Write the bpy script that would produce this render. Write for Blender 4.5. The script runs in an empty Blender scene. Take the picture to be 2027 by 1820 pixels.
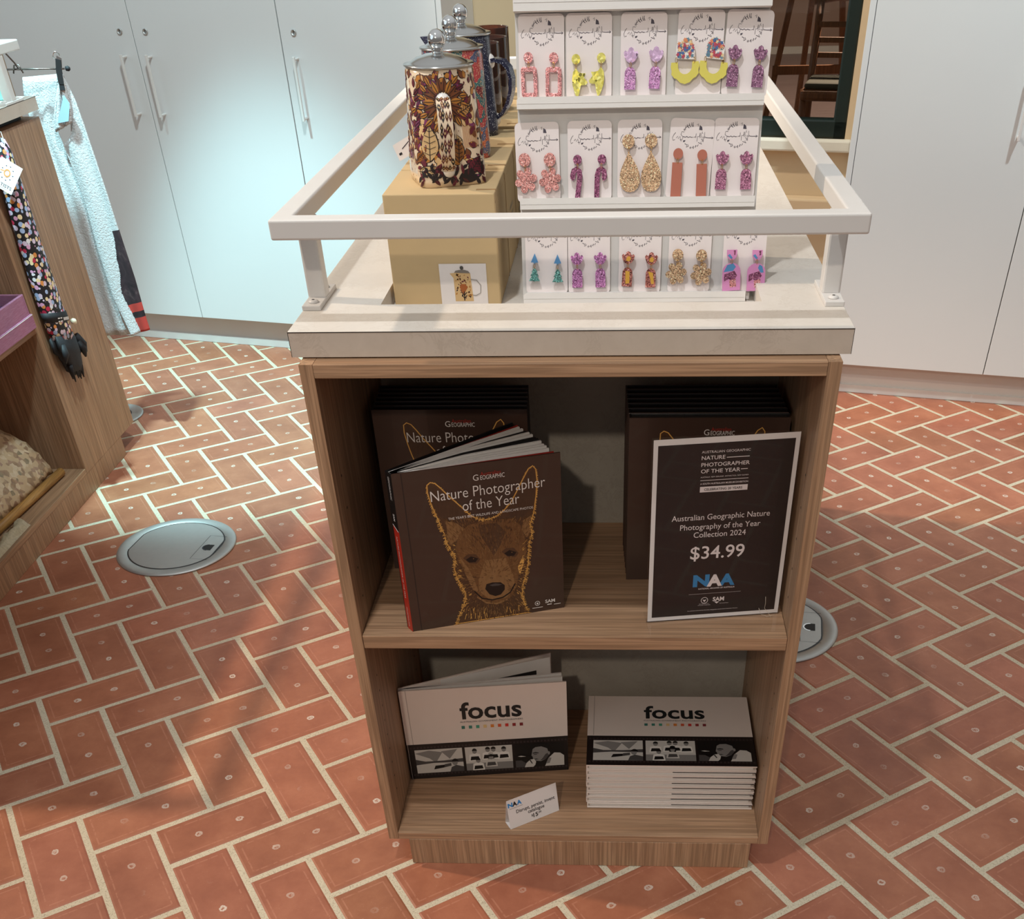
import bpy, math, random
from mathutils import Matrix, Vector
random.seed(7)
S = bpy.context.scene
COL = S.collection
# ------------------------------------------------------------------ camera
W_PX, H_PX, F_PX, CX, CY = 2027, 1820, 2005.836, 1124.958, 1528.06
CAM = Vector((0.061137, -1.320702, 1.399130))
RT = Vector((0.9990607, 0.0387722, -0.0193521)); UP = Vector((-0.0111126, 0.6608866, 0.7504035)); FW = Vector((-0.0418844, 0.7494835, -0.6606967))
cd = bpy.data.cameras.new('camera'); cam = bpy.data.objects.new('camera', cd); COL.objects.link(cam); S.camera = cam
cd.sensor_fit = 'HORIZONTAL'; cd.sensor_width = 36.0; cd.lens = F_PX / W_PX * 36
cd.shift_x = (W_PX / 2 - CX) / W_PX; cd.shift_y = (CY - H_PX / 2) / W_PX; cd.clip_start = .01
cam.matrix_world = Matrix(((RT.x, UP.x, -FW.x, CAM.x), (RT.y, UP.y, -FW.y, CAM.y), (RT.z, UP.z, -FW.z, CAM.z), (0, 0, 0, 1)))
# ------------------------------------------------------------------ render look, world, lights
vs = S.view_settings; vs.view_transform = 'Standard'; vs.look = 'None'; vs.gamma = 1; vs.use_curve_mapping = False; vs.exposure = 0.12
wd = bpy.data.worlds.new('world'); S.world = wd; wd.use_nodes = True
wt_ = wd.node_tree; bg = wt_.nodes['Background']; tcw = wt_.nodes.new('ShaderNodeTexCoord'); sxw = wt_.nodes.new('ShaderNodeSeparateXYZ'); wt_.links.new(tcw.outputs['Generated'], sxw.inputs[0])
rpw = wt_.nodes.new('ShaderNodeValToRGB'); wt_.links.new(sxw.outputs[2], rpw.inputs[0]); e_ = rpw.color_ramp      # dim walls low down, pale ceiling above
while len(e_.elements) < 4: e_.elements.new(.5)
for el_, (p_, c_) in zip(e_.elements, ((0, (.19, .17, .155)), (.25, (.25, .235, .225)), (.5, (.48, .47, .455)), (1, (.60, .60, .59)))): el_.position = p_; el_.color = (*c_, 1)
dtw = wt_.nodes.new('ShaderNodeVectorMath'); dtw.operation = 'DOT_PRODUCT'; wt_.links.new(tcw.outputs['Generated'], dtw.inputs[0]); dtw.inputs[1].default_value = (-.80, -.45, .40)
mrw = wt_.nodes.new('ShaderNodeMapRange'); mrw.interpolation_type = 'SMOOTHSTEP'; mrw.inputs[1].default_value = .93; mrw.inputs[2].default_value = .95; wt_.links.new(dtw.outputs['Value'], mrw.inputs[0])
mxw = wt_.nodes.new('ShaderNodeMix'); mxw.data_type = 'RGBA'; wt_.links.new(mrw.outputs[0], mxw.inputs[0]); wt_.links.new(rpw.outputs[0], mxw.inputs[6]); mxw.inputs[7].default_value = (1.1, 1.25, 1.32, 1)   # bright cool patch added to the world for fill and reflections
wt_.links.new(mxw.outputs[2], bg.inputs[0]); bg.inputs[1].default_value = .85
def spot(name, loc, target, watts, deg, blend, col, r=.05):
    l = bpy.data.lights.new(name, 'SPOT'); l.energy = watts; l.spot_size = math.radians(deg); l.spot_blend = blend; l.color = col; l.shadow_soft_size = r
    o = bpy.data.objects.new(name, l); COL.objects.link(o); o.location = loc
    o.rotation_euler = (Vector(target) - Vector(loc)).to_track_quat('-Z', 'Y').to_euler(); return o
WARM = (1, .88, .74); COOL = (.50, .93, 1.0)
spot('ceiling_spot_front', (-.55, -3.45, 3.1), (.1, .1, .45), 135, 30, .6, WARM, .06)
spot('ceiling_spot_over', (-.4, -.5, 3.1), (-.05, .35, 1.05), 80, 58, .6, (.96, .99, 1), .04)
spot('ceiling_spot_key', (-3.0, .6, 3.1), (-.3, .25, .3), 290, 58, .35, (1, .80, .60), .05)
spot('ceiling_spot_back', (-1.6, 2.0, 3.1), (1.05, 1.75, 0), 300, 50, .5, WARM, .05)
spot('ceiling_spot_cool', (-1.5, 1.37, 3.1), (-1.24, 2.22, 0), 660, 38, .55, COOL, .06)
spot('fill_spot_right', (1.5, .9, 3.1), (1.45, 2.2, .95), 190, 62, .7, (.80, .96, 1), .05)  # unseen fill added to wash the right-hand doors
spot('fill_spot_left', (-.35, .8, 3.1), (-1.3, 2.5, 1.1), 210, 78, .85, (.78, .97, 1), .08)  # added cool fill for the left doors and cabinet side, no fixture behind it

# ------------------------------------------------------------------ helpers
def lin(c):
    return tuple((x / 255 / 12.92) if x / 255 <= .04045 else ((x / 255 + .055) / 1.055) ** 2.4 for x in c[:3])
MATS = {}
class NT:
    def __init__(s, name):
        m = bpy.data.materials.new(name); m.use_nodes = True; s.m = m; s.t = m.node_tree; s.n = s.t.nodes; s.b = s.n['Principled BSDF']
    def new(s, t, **kw):
        n = s.n.new(t)
        for k, v in kw.items(): setattr(n, k, v)
        return n
    def lk(s, a, b): s.t.links.new(a, b)
    def math(s, op, a, b=None):
        n = s.new('ShaderNodeMath', operation=op)
        for i, v in enumerate((a, b)):
            if v is None: continue
            if isinstance(v, (int, float)): n.inputs[i].default_value = v
            else: s.lk(v, n.inputs[i])
        return n.outputs[0]
    def mix(s, f, a, b, bl='MIX'):
        n = s.new('ShaderNodeMix', data_type='RGBA', blend_type=bl)
        for k, v in ((0, f), (6, a), (7, b)):
            if isinstance(v, (int, float)): n.inputs[k].default_value = v
            elif isinstance(v, tuple): n.inputs[k].default_value = (*v[:3], 1)
            else: s.lk(v, n.inputs[k])
        return n.outputs[2]
    def ramp(s, f, stops, interp='LINEAR'):
        n = s.new('ShaderNodeValToRGB'); s.lk(f, n.inputs[0]); e = n.color_ramp; e.interpolation = interp
        while len(e.elements) < len(stops): e.elements.new(.5)
        for el, (p, c) in zip(e.elements, stops): el.position = p; el.color = (*c[:3], 1)
        return n.outputs[0]
    def coord(s, scale=(1, 1, 1), kind='Object', rot=(0, 0, 0)):
        c = s.new('ShaderNodeTexCoord'); mp = s.new('ShaderNodeMapping'); mp.inputs['Scale'].default_value = scale; mp.inputs['Rotation'].default_value = rot
        s.lk(c.outputs[kind], mp.inputs[0]); return mp.outputs[0]
    def noise(s, vec, scale, detail=3, rough=.5, dist=0):
        n = s.new('ShaderNodeTexNoise'); s.lk(vec, n.inputs['Vector']); n.inputs['Scale'].default_value = scale; n.inputs['Detail'].default_value = detail
        n.inputs['Roughness'].default_value = rough; n.inputs['Distortion'].default_value = dist; return n
    def vor(s, vec, scale, feat='F1'):
        n = s.new('ShaderNodeTexVoronoi', feature=feat); s.lk(vec, n.inputs['Vector']); n.inputs['Scale'].default_value = scale; return n
    def bump(s, h, strength, dist=.002):
        n = s.new('ShaderNodeBump'); n.inputs['Strength'].default_value = strength; n.inputs['Distance'].default_value = dist; s.lk(h, n.inputs['Height']); s.lk(n.outputs[0], s.b.inputs['Normal'])
    def base(s, c):
        if isinstance(c, tuple): s.b.inputs['Base Color'].default_value = (*c[:3], 1)
        else: s.lk(c, s.b.inputs['Base Color'])
    def set(s, rough=None, metal=None, spec=None, trans=None, ior=None, coat=None):
        for k, v in (('Roughness', rough), ('Metallic', metal), ('Specular IOR Level', spec), ('Transmission Weight', trans), ('IOR', ior), ('Coat Weight', coat)):
            if v is not None: s.b.inputs[k].default_value = v
def plain(name, rgb, rough=.5, metal=0, var=.06, scale=30, bump=0, spec=None, **kw):
    if name in MATS: return MATS[name]
    t = NT(name); v = t.coord(); c = lin(rgb); n = t.noise(v, scale)
    t.base(t.mix(n.outputs[0], tuple(x * (1 - var) for x in c), tuple(min(1, x * (1 + var)) for x in c)))
    t.set(rough, metal, spec, **kw)
    if bump: t.bump(t.noise(v, scale * 6, 4).outputs[0], bump, .001)
    MATS[name] = t.m; return t.m
def wood(name, axis, light, dark, gscale=1.0):
    if name in MATS: return MATS[name]
    t = NT(name); sc = [60 * gscale] * 3; sc[axis] = 2.2 * gscale
    v = t.coord(tuple(sc)); n1 = t.noise(v, 1.0, 5, .6, .6)
    sc2 = [260 * gscale] * 3; sc2[axis] = 5
    n2 = t.noise(t.coord(tuple(sc2)), 1.0, 3, .6)
    sc3 = [9, 9, 9]; sc3[axis] = .8
    n3 = t.noise(t.coord(tuple(sc3)), 1.0, 2)
    a = t.ramp(n1.outputs[0], [(.3, lin(dark)), (.5, lin([(x + y) / 2 for x, y in zip(light, dark)])), (.68, lin(light))])
    b = t.mix(t.math('MULTIPLY', t.ramp(n2.outputs[0], [(.42, (0, 0, 0)), (.58, (1, 1, 1))]), .5), a, lin([x * .64 for x in dark]))
    t.base(t.mix(t.math('MULTIPLY', n3.outputs[0], .35), b, lin([x * .84 for x in light]))); t.set(.48, spec=.35); t.bump(n2.outputs[0], .12, .0006)
    MATS[name] = t.m; return t.m
def glitter(name, rgb, lo=.35, hi=1.9, scale=900):
    if name in MATS: return MATS[name]
    rgb = tuple(x * .82 + y * .18 for x, y in zip(rgb, (212, 196, 196))); t = NT(name); v = t.vor(t.coord(), scale); c = lin(rgb)
    sep = t.new('ShaderNodeSeparateColor'); t.lk(v.outputs['Color'], sep.inputs[0])
    col = t.ramp(sep.outputs[0], [(0, tuple(x * lo for x in c)), (.55, c), (.86, tuple(min(1, x * 1.25 + .05) for x in c)), (1, tuple(min(1, x * hi + .25) for x in c))])
    t.base(col); t.lk(t.math('MULTIPLY', sep.outputs[1], .55), t.b.inputs['Roughness']); t.lk(t.math('GREATER_THAN', sep.outputs[2], .8), t.b.inputs['Metallic'])
    t.set(coat=.5); MATS[name] = t.m; return t.m
def thin_clear(name, tint=(1, 1, 1), ior=1.35, rough=.02):
    if name in MATS: return MATS[name]
    t = NT(name); t.n.remove(t.b); tr = t.new('ShaderNodeBsdfTransparent'); tr.inputs[0].default_value = (*tint, 1)
    gl = t.new('ShaderNodeBsdfGlossy'); gl.inputs['Roughness'].default_value = rough
    fr = t.new('ShaderNodeFresnel'); fr.inputs[0].default_value = ior; ge = t.new('ShaderNodeNewGeometry')
    mx = t.new('ShaderNodeMixShader'); t.lk(t.math('MULTIPLY', fr.outputs[0], t.math('SUBTRACT', 1.0, ge.outputs['Backfacing'])), mx.inputs[0]); t.lk(tr.outputs[0], mx.inputs[1]); t.lk(gl.outputs[0], mx.inputs[2])
    t.lk(mx.outputs[0], t.n['Material Output'].inputs[0]); MATS[name] = t.m; return t.m
def ink(rgb, rough=.45):
    return plain('ink_%02x%02x%02x' % tuple(int(x) for x in rgb), rgb, rough, var=.03, scale=200)

def frame(o, x, y):
    x = Vector(x).normalized(); y = Vector(y); y = (y - x * y.dot(x)).normalized(); z = x.cross(y); o = Vector(o)
    return Matrix(((x.x, y.x, z.x, o.x), (x.y, y.y, z.y, o.y), (x.z, y.z, z.z, o.z), (0, 0, 0, 1)))
def T(x, y, z): return Matrix.Translation((x, y, z))
RZ = lambda a: Matrix.Rotation(a, 4, 'Z')
_txt = {}
def text_polys(s, bold, spacing=1.0):
    k = (s, bold, spacing)
    if k not in _txt:
        c = bpy.data.curves.new('tmp', 'FONT'); c.body = s; c.resolution_u = 3; c.offset = bold; c.space_character = spacing
        o = bpy.data.objects.new('tmp', c); COL.objects.link(o); dg = bpy.context.evaluated_depsgraph_get(); me = o.evaluated_get(dg).to_mesh()
        v = [tuple(p.co) for p in me.vertices]; f = [tuple(p.vertices) for p in me.polygons]; nz = sum(p.normal.z for p in me.polygons)
        if nz < 0: f = [tuple(reversed(q)) for q in f]
        o.evaluated_get(dg).to_mesh_clear(); bpy.data.objects.remove(o); bpy.data.curves.remove(c); _txt[k] = (v, f)
    return _txt[k]
ROOTM = {}
class MB:
    def __init__(s, M=None): s.v = []; s.f = []; s.m = []; s.sm = []; s.mats = []; s.uv = {}; s.col = {}; s.M = M or Matrix()
    def add(s, vs, fs, mat, M=None, smooth=False, uvs=None, col=None):
        mm = s.M @ M if M else s.M; k = len(s.v); s.v += [tuple(mm @ Vector(p)) for p in vs]
        if mat not in s.mats: s.mats.append(mat)
        i = s.mats.index(mat)
        for j, f in enumerate(fs):
            if uvs: s.uv[len(s.f)] = uvs[j]
            if col: s.col[len(s.f)] = col
            s.f.append(tuple(q + k for q in f)); s.m.append(i); s.sm.append(smooth)
        return s
    def box(s, x0, x1, y0, y1, z0, z1, mat, M=None):
        v = [(x, y, z) for z in (z0, z1) for y in (y0, y1) for x in (x0, x1)]
        return s.add(v, [(0, 2, 3, 1), (4, 5, 7, 6), (0, 1, 5, 4), (2, 6, 7, 3), (0, 4, 6, 2), (1, 3, 7, 5)], mat, M)
    def flat(s, pts, mat, M=None, z=0):
        a = sum(p[0] * q[1] - q[0] * p[1] for p, q in zip(pts, pts[1:] + pts[:1]))
        if a < 0: pts = pts[::-1]
        return s.add([(p[0], p[1], z) for p in pts], [tuple(range(len(pts)))], mat, M)
    def rect(s, x0, x1, y0, y1, mat, M=None, z=0): return s.flat([(x0, y0), (x1, y0), (x1, y1), (x0, y1)], mat, M, z)
    def prism(s, pts, d, mat, M=None, side=None, z=0):
        a = sum(p[0] * q[1] - q[0] * p[1] for p, q in zip(pts, pts[1:] + pts[:1]))
        if a < 0: pts = pts[::-1]
        n = len(pts); v = [(p[0], p[1], z) for p in pts] + [(p[0], p[1], z + d) for p in pts]
        s.add(v, [tuple(range(n, 2 * n)), tuple(reversed(range(n)))], mat, M)
        return s.add(v, [(i, (i + 1) % n, n + (i + 1) % n, n + i) for i in range(n)], side or mat, M)
    def band(s, outer, inner, d, mat, M=None, z=0):      # ring between two outlines with as many points each
        n = len(outer); v = [(*p, z + d) for p in outer] + [(*p, z + d) for p in inner] + [(*p, z) for p in outer] + [(*p, z) for p in inner]
        f = []
        for i in range(n):
            j = (i + 1) % n; f += [(i, j, n + j, n + i), (2 * n + i, 2 * n + j, j, i), (n + i, n + j, 3 * n + j, 3 * n + i), (3 * n + i, 3 * n + j, 2 * n + j, 2 * n + i)]
        return s.add(v, f, mat, M)
    def lathe(s, prof, mat, M=None, n=32, smooth=True, rad=None):
        v = []; f = []; k = len(prof)
        for j, (r, z) in enumerate(prof):
            for i in range(n):
                a = 2 * math.pi * i / n; q = rad(a, j) if rad else 1; v.append((r * q * math.cos(a), r * q * math.sin(a), z))
        for j in range(k - 1):
            for i in range(n): i2 = (i + 1) % n; f.append((j * n + i, j * n + i2, (j + 1) * n + i2, (j + 1) * n + i))
        if prof[0][0] > 1e-6: f.append(tuple(reversed(range(n))))
        if prof[-1][0] > 1e-6: f.append(tuple(range((k - 1) * n, k * n)))
        return s.add(v, f, mat, M, smooth)
    def tube(s, pts, r, mat, M=None, n=8, smooth=True, closed=False):
        P = [Vector(p) for p in pts]; v = []; f = []; up = None; k = len(P)
        for i, p in enumerate(P):
            if closed: d = (P[(i + 1) % k] - P[i - 1]).normalized()
            else: d = (P[min(i + 1, k - 1)] - P[max(i - 1, 0)]).normalized()
            if up is None: up = d.orthogonal().normalized()
            up = (up - d * up.dot(d)).normalized(); sd = d.cross(up); rr = r[i] if isinstance(r, (list, tuple)) else r
            for j in range(n): a = 2 * math.pi * j / n; v.append(tuple(p + up * (rr * math.cos(a)) + sd * (rr * math.sin(a))))
        for i in range(k if closed else k - 1):
            i2 = (i + 1) % k
            for j in range(n): j2 = (j + 1) % n; f.append((i * n + j, i * n + j2, i2 * n + j2, i2 * n + j))
        if not closed: f += [tuple(reversed(range(n))), tuple(range((k - 1) * n, k * n))]
        return s.add(v, f, mat, M, smooth)
    def strip(s, pts, w, mat, M=None, z=0):               # a drawn line
        P = [Vector((p[0], p[1])) for p in pts]; v = []; n = len(P)
        for i, p in enumerate(P):
            d = (P[min(i + 1, n - 1)] - P[max(i - 1, 0)]); d = d.normalized() if d.length else Vector((1, 0)); q = Vector((-d.y, d.x)) * w / 2
            v += [(p.x - q.x, p.y - q.y, z), (p.x + q.x, p.y + q.y, z)]
        return s.add(v, [(2 * i, 2 * i + 2, 2 * i + 3, 2 * i + 1) for i in range(n - 1)], mat, M)
    def strap(s, path, w, t, mat, M=None, edge=None, inner=0):     # path in local x,z ; width along y
        P = [Vector((p[0], 0, p[1])) for p in path]; n = len(P); v = []
        for i, p in enumerate(P):
            d = (P[min(i + 1, n - 1)] - P[max(i - 1, 0)]).normalized(); q = Vector((d.z, 0, -d.x)) * t / 2; ww = w[i] / 2 if isinstance(w, list) else w / 2
            for a, b in ((1, -1), (1, 1), (-1, 1), (-1, -1)): v.append((p.x + a * q.x, b * ww, p.z + a * q.z))
        for j in range(4):
            f = [(4 * i + j, 4 * i + 4 + j, 4 * i + 4 + (j + 1) % 4, 4 * i + (j + 1) % 4) for i in range(n - 1)]
            s.add(v, f, (edge or mat) if j == inner else mat, M, True)
        return s.add(v, [(0, 1, 2, 3), (4 * n - 1, 4 * n - 2, 4 * n - 3, 4 * n - 4)], edge or mat, M)
    def text(s, st, size, mat, M, align='C', bold=0, z=0, spacing=1.0, width=None):
        v, f = text_polys(st, bold, spacing)
        if not v: return s
        x0 = min(p[0] for p in v); x1 = max(p[0] for p in v); kx = size
        if width: kx = width / (x1 - x0)
        off = {'C': -(x0 + x1) / 2, 'L': -x0, 'R': -x1}[align]
        return s.add([((p[0] + off) * kx, p[1] * size, z) for p in v], f, mat, M)
    def build(s, name, parent=None, bevel=0, seg=2, root=None, solid=0):
        R0 = ROOTM.get(root.name if root else (parent.name if parent else ''), None)
        if R0 is None and parent: R0 = ROOTM[parent.name]
        inv = R0.inverted() if R0 else Matrix()
        me = bpy.data.meshes.new(name); me.from_pydata([tuple(inv @ Vector(p)) for p in s.v], [], s.f)
        for m in s.mats: me.materials.append(m)
        me.polygons.foreach_set('material_index', s.m); me.polygons.foreach_set('use_smooth', s.sm)
        if s.uv:
            l = me.uv_layers.new(name='UVMap')
            for p in me.polygons:
                u = s.uv.get(p.index)
                if u:
                    for li, c in zip(p.loop_indices, u): l.data[li].uv = c
        if s.col:
            a = me.color_attributes.new('Col', 'FLOAT_COLOR', 'CORNER')
            for p in me.polygons:
                c = s.col.get(p.index, (1, 1, 1))
                for li in p.loop_indices: a.data[li].color = (*c, 1)
        me.update(); o = bpy.data.objects.new(name, me); COL.objects.link(o)
        if parent: o.parent = parent
        ROOTM[o.name] = R0 or Matrix()
        if solid: md = o.modifiers.new('solid', 'SOLIDIFY'); md.thickness = solid; md.offset = 0
        if bevel: md = o.modifiers.new('bevel', 'BEVEL'); md.width = bevel; md.segments = seg; md.limit_method = 'ANGLE'; md.angle_limit = .7; md.use_clamp_overlap = True
        return o
def thing(name, label, cat, loc=(0, 0, 0), rz=0, group=None):
    o = bpy.data.objects.new(name, None); COL.objects.link(o); o.location = loc; o.rotation_euler = (0, 0, rz); o.empty_display_size = .05
    o['label'] = label; o['category'] = cat
    if group: o['group'] = group
    ROOTM[o.name] = Matrix.Translation(loc) @ RZ(rz); return o
def struct(mb, name, **k): o = mb.build(name, **k); o['kind'] = 'structure'; return o
def copy_tree(o, parent=None):
    c = o.copy(); COL.objects.link(c); c.parent = parent
    for ch in list(o.children): copy_tree(ch, c)
    return c
def lab(o, l): o['label'] = l; return o
def ray(px, py): return FW + RT * ((px - CX) / F_PX) - UP * ((py - CY) / F_PX)
def circ(r, n=24, cx=0, cy=0, a0=0, a1=2 * math.pi, end=False):
    k = n if not end else n - 1
    return [(cx + r * math.cos(a0 + (a1 - a0) * i / k), cy + r * math.sin(a0 + (a1 - a0) * i / k)) for i in range(n)]
def shrink(pts, d):
    n = len(pts); a = sum(p[0] * q[1] - q[0] * p[1] for p, q in zip(pts, pts[1:] + pts[:1])); sg = 1 if a > 0 else -1; r = []
    for i in range(n):
        t = Vector(pts[(i + 1) % n]) - Vector(pts[i - 1]); t = t.normalized(); r.append((pts[i][0] - sg * t.y * d, pts[i][1] + sg * t.x * d))
    return r

# ------------------------------------------------------------------ materials
white_metal = plain('white_powder_coat', (212, 209, 206), .42, var=.02, bump=.05)
cup_white = plain('cupboard_laminate', (211, 213, 213), .5, var=.02, scale=4)
kick_white = plain('kick_board', (206, 203, 199), .5, var=.03, scale=8)
gap_dark = plain('dark_gap', (110, 106, 100), .7)
oak_l, oak_d = (192, 154, 121), (154, 117, 87)
oakx = wood('oak_along_x', 0, oak_l, oak_d); oaky = wood('oak_along_y', 1, oak_l, oak_d); oakz = wood('oak_upright', 2, oak_l, oak_d)
black = plain('black_recess', (16, 15, 14), .6); chrome = plain('polished_chrome', (225, 228, 230), .06, 1, .02)
steel = plain('brushed_steel', (190, 190, 188), .5, .85, .05, 60); steel_dark = plain('dark_steel', (70, 70, 72), .4, .8)
paper = plain('white_paper', (226, 219, 216), .55, var=.02); gold = plain('gold_wire', (200, 150, 70), .25, 1)
clear = thin_clear('clear_acrylic')
def marble(name, base, vein, pale):
    t = NT(name); v = t.coord(); n = t.noise(v, 7, 6, .6, 1.2); n2 = t.noise(v, 26, 5, .7, 2.5)
    v1 = t.new('ShaderNodeTexVoronoi', feature='DISTANCE_TO_EDGE'); t.lk(t.mix(.12, v, n2.outputs[1]), v1.inputs['Vector']); v1.inputs['Scale'].default_value = 9
    e = t.ramp(v1.outputs['Distance'], [(0, (1, 1, 1)), (.05, (0, 0, 0))])
    c = t.mix(n.outputs[0], lin(base), lin(pale)); c = t.mix(t.math('MULTIPLY', t.math('MULTIPLY', e, n.outputs[0]), .45), c, lin(vein))
    t.base(t.mix(t.math('MULTIPLY', n2.outputs[0], .3), c, lin(vein))); t.set(.42, spec=.4); return t.m
stone = marble('stone_laminate', (206, 199, 190), (178, 166, 152), (228, 223, 216))
stone_edge = marble('stone_laminate_edge', (190, 176, 162), (150, 132, 116), (212, 198, 184))
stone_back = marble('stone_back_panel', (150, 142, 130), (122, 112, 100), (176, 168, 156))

# ------------------------------------------------------------------ floor of brick pavers, herringbone
def brick_mat():
    t = NT('brick_paver'); uvn = t.new('ShaderNodeUVMap'); sp = t.new('ShaderNodeSeparateXYZ'); t.lk(uvn.outputs[0], sp.inputs[0]); u, v = sp.outputs[0], sp.outputs[1]
    at = t.new('ShaderNodeVertexColor', layer_name='Col'); ob = t.coord()
    n = t.noise(ob, 9, 6, .65); n2 = t.noise(ob, 60, 5, .7); n3 = t.noise(ob, 260, 3, .7)
    c = t.ramp(n.outputs[0], [(.3, lin((148, 90, 67))), (.52, lin((166, 105, 79))), (.72, lin((180, 119, 91)))])
    c = t.mix(1.0, c, at.outputs[0], 'MULTIPLY'); c = t.mix(t.math('MULTIPLY', n2.outputs[0], .35), c, lin((138, 82, 61)))
    # pressed border line
    du = t.math('MINIMUM', u, t.math('SUBTRACT', 2.0, u)); dv = t.math('MINIMUM', v, t.math('SUBTRACT', 1.0, v)); d = t.math('MINIMUM', du, dv)
    line = t.math('MULTIPLY', t.math('LESS_THAN', t.math('ABSOLUTE', t.math('SUBTRACT', d, .085)), .014), t.math('GREATER_THAN', n2.outputs[0], .46))
    c = t.mix(t.math('MULTIPLY', line, .26), c, lin((205, 146, 120)))
    # filled bolt holes with mortar rings
    w = t.math('MULTIPLY', t.math('SUBTRACT', n2.outputs[0], .5), .09); w3 = t.math('MULTIPLY', t.math('SUBTRACT', n3.outputs[0], .5), .25)
    sep = t.new('ShaderNodeSeparateColor'); t.lk(at.outputs[0], sep.inputs[0])
    rings = None
    for cx in (.62, 1.38):
        r = t.math('SQRT', t.math('ADD', t.math('POWER', t.math('ADD', t.math('SUBTRACT', u, cx), w), 2.0), t.math('POWER', t.math('ADD', t.math('SUBTRACT', v, .5), w), 2.0)))
        ring = t.math('LESS_THAN', t.math('ABSOLUTE', t.math('SUBTRACT', r, .054)), t.math('ADD', .018, t.math('MULTIPLY', w3, .16)))
        core = t.math('MULTIPLY', t.math('LESS_THAN', r, .07), t.math('GREATER_THAN', n3.outputs[0], .52)); q = t.math('MAXIMUM', ring, core)
        rings = q if rings is None else t.math('MAXIMUM', rings, q)
    n4 = t.noise(ob, 7.5, 1); vr = t.new('ShaderNodeMapRange'); t.lk(n4.outputs[0], vr.inputs[0]); vr.inputs[1].default_value = .36; vr.inputs[2].default_value = .62
    c = t.mix(t.math('MULTIPLY', t.math('MULTIPLY', rings, vr.outputs[0]), .85), c, lin((212, 198, 184)))
    sm = t.math('MULTIPLY', t.math('GREATER_THAN', n3.outputs[0], .69), t.math('GREATER_THAN', n.outputs[0], .5)); c = t.mix(t.math('MULTIPLY', sm, .5), c, lin((214, 170, 148)))
    t.base(c); t.set(.42, spec=.4); t.bump(t.math('ADD', n2.outputs[0], t.math('MULTIPLY', line, .6)), .22, .0012); return t.m
def mortar_mat():
    t = NT('mortar_joint'); ob = t.coord(); n = t.noise(ob, 420, 3, .8); n2 = t.noise(ob, 12, 4)
    c = t.ramp(n.outputs[0], [(.34, lin((120, 108, 92))), (.44, lin((196, 184, 160))), (.7, lin((214, 204, 182)))])
    t.base(t.mix(t.math('MULTIPLY', n2.outputs[0], .35), c, lin((176, 162, 136)))); t.set(.8); t.bump(n.outputs[0], .35, .001); return t.m
BR, MO = brick_mat(), mortar_mat()
OX, OY, CA, SA = -1.36172, .860917, .09815752, .06455282
LA = math.hypot(CA, SA)
def latp(i, j): return (OX + CA * i + SA * j, OY + SA * i - CA * j)
fb = MB(); fb.add([(-3.6, -2.2, -.0012), (3.2, -2.2, -.0012), (3.2, 3.6, -.0012), (-3.6, 3.6, -.0012)], [(0, 1, 2, 3)], MO)
fb.add([(-3.6, -2.2, -.12), (3.2, -2.2, -.12), (3.2, 3.6, -.12), (-3.6, 3.6, -.12)], [(3, 2, 1, 0)], MO)
J = .0062 / LA; CH = .0035 / LA; rj = random.Random(3)
for i in range(-40, 60):
    for j in range(-50, 45):
        k = (i - j) % 4
        if k == 0: i1, j1, hz = i + 2, j + 1, True
        elif k == 3: i1, j1, hz = i + 1, j + 2, False
        else: continue
        cx, cy = latp((i + i1) / 2, (j + j1) / 2)
        if not (-3.4 < cx < 3.0 and -1.9 < cy < 3.3): continue
        q = [rj.uniform(-.008, .008) for _ in range(4)]
        a0, a1, b0, b1 = i + J + q[0], i1 - J + q[1], j + J + q[2], j1 - J + q[3]
        ring0 = [latp(*p) for p in ((a0, b0), (a0, b1), (a1, b1), (a1, b0))]
        ring1 = [latp(*p) for p in ((a0 + CH, b0 + CH), (a0 + CH, b1 - CH), (a1 - CH, b1 - CH), (a1 - CH, b0 + CH))]
        v = [(*p, -.0012) for p in ring0] + [(*p, .0) for p in ring1]
        if hz: uv = [(0, 0), (0, 1), (2, 1), (2, 0)]
        else: uv = [(0, 0), (2, 0), (2, 1), (0, 1)]
        s = rj.uniform(.86, 1.1); col = (s, s * rj.uniform(.95, 1.04), s * rj.uniform(.93, 1.06))
        fb.add(v, [(4, 5, 6, 7)] + [(a, (a + 1) % 4, 4 + (a + 1) % 4, 4 + a) for a in range(4)], BR, None, False, [uv] + [[uv[a], uv[(a + 1) % 4], uv[(a + 1) % 4], uv[a]] for a in range(4)], col)
struct(fb, 'floor')

# ------------------------------------------------------------------ back wall with window and ledge, in the wall's own frame
WA, WY = -.2258, 2.5076
MW = T(0, WY, 0) @ RZ(WA)
wall_paint = plain('cream_wall_paint', (206, 184, 150), .75, var=.04, scale=6, bump=.08)
sill_paint = plain('pale_sill_paint', (214, 212, 198), .7, var=.05, scale=20, bump=.2)
wb = MB(MW); D = .30
X0, X1, Z0, Z1 = -.2, .766, .73, 2.2
for a, b, c, d in ((-3.2, X0, 0, 3.0), (X1, 3.2, 0, 3.0), (X0, X1, 0, Z0), (X0, X1, Z1, 3.0)): wb.box(a, b, D, D + .14, c, d, wall_paint)
struct(wb, 'wall_back')
tb = MB(MW); tb.box(-.52, .79, D - .035, D, .700, .735, sill_paint); struct(tb, 'trim_1', bevel=.006)
tb = MB(MW); tb.box(-.52, .79, D - .06, D, .505, .565, wall_paint); struct(tb, 'trim_2', bevel=.006)
green = plain('dark_green_frame_paint', (22, 38, 36), .35, var=.1, bump=.1)
wn = MB(MW); y0, y1 = D + .02, D + .07
for a, b, c, d in ((X0, X0 + .045, Z0, Z1), (X1 - .045, X1, Z0, Z1), (X0, X1, Z0, Z0 + .055), (X0, X1, Z1 - .05, Z1)): wn.box(a, b, y0, y1, c, d, green)
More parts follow.
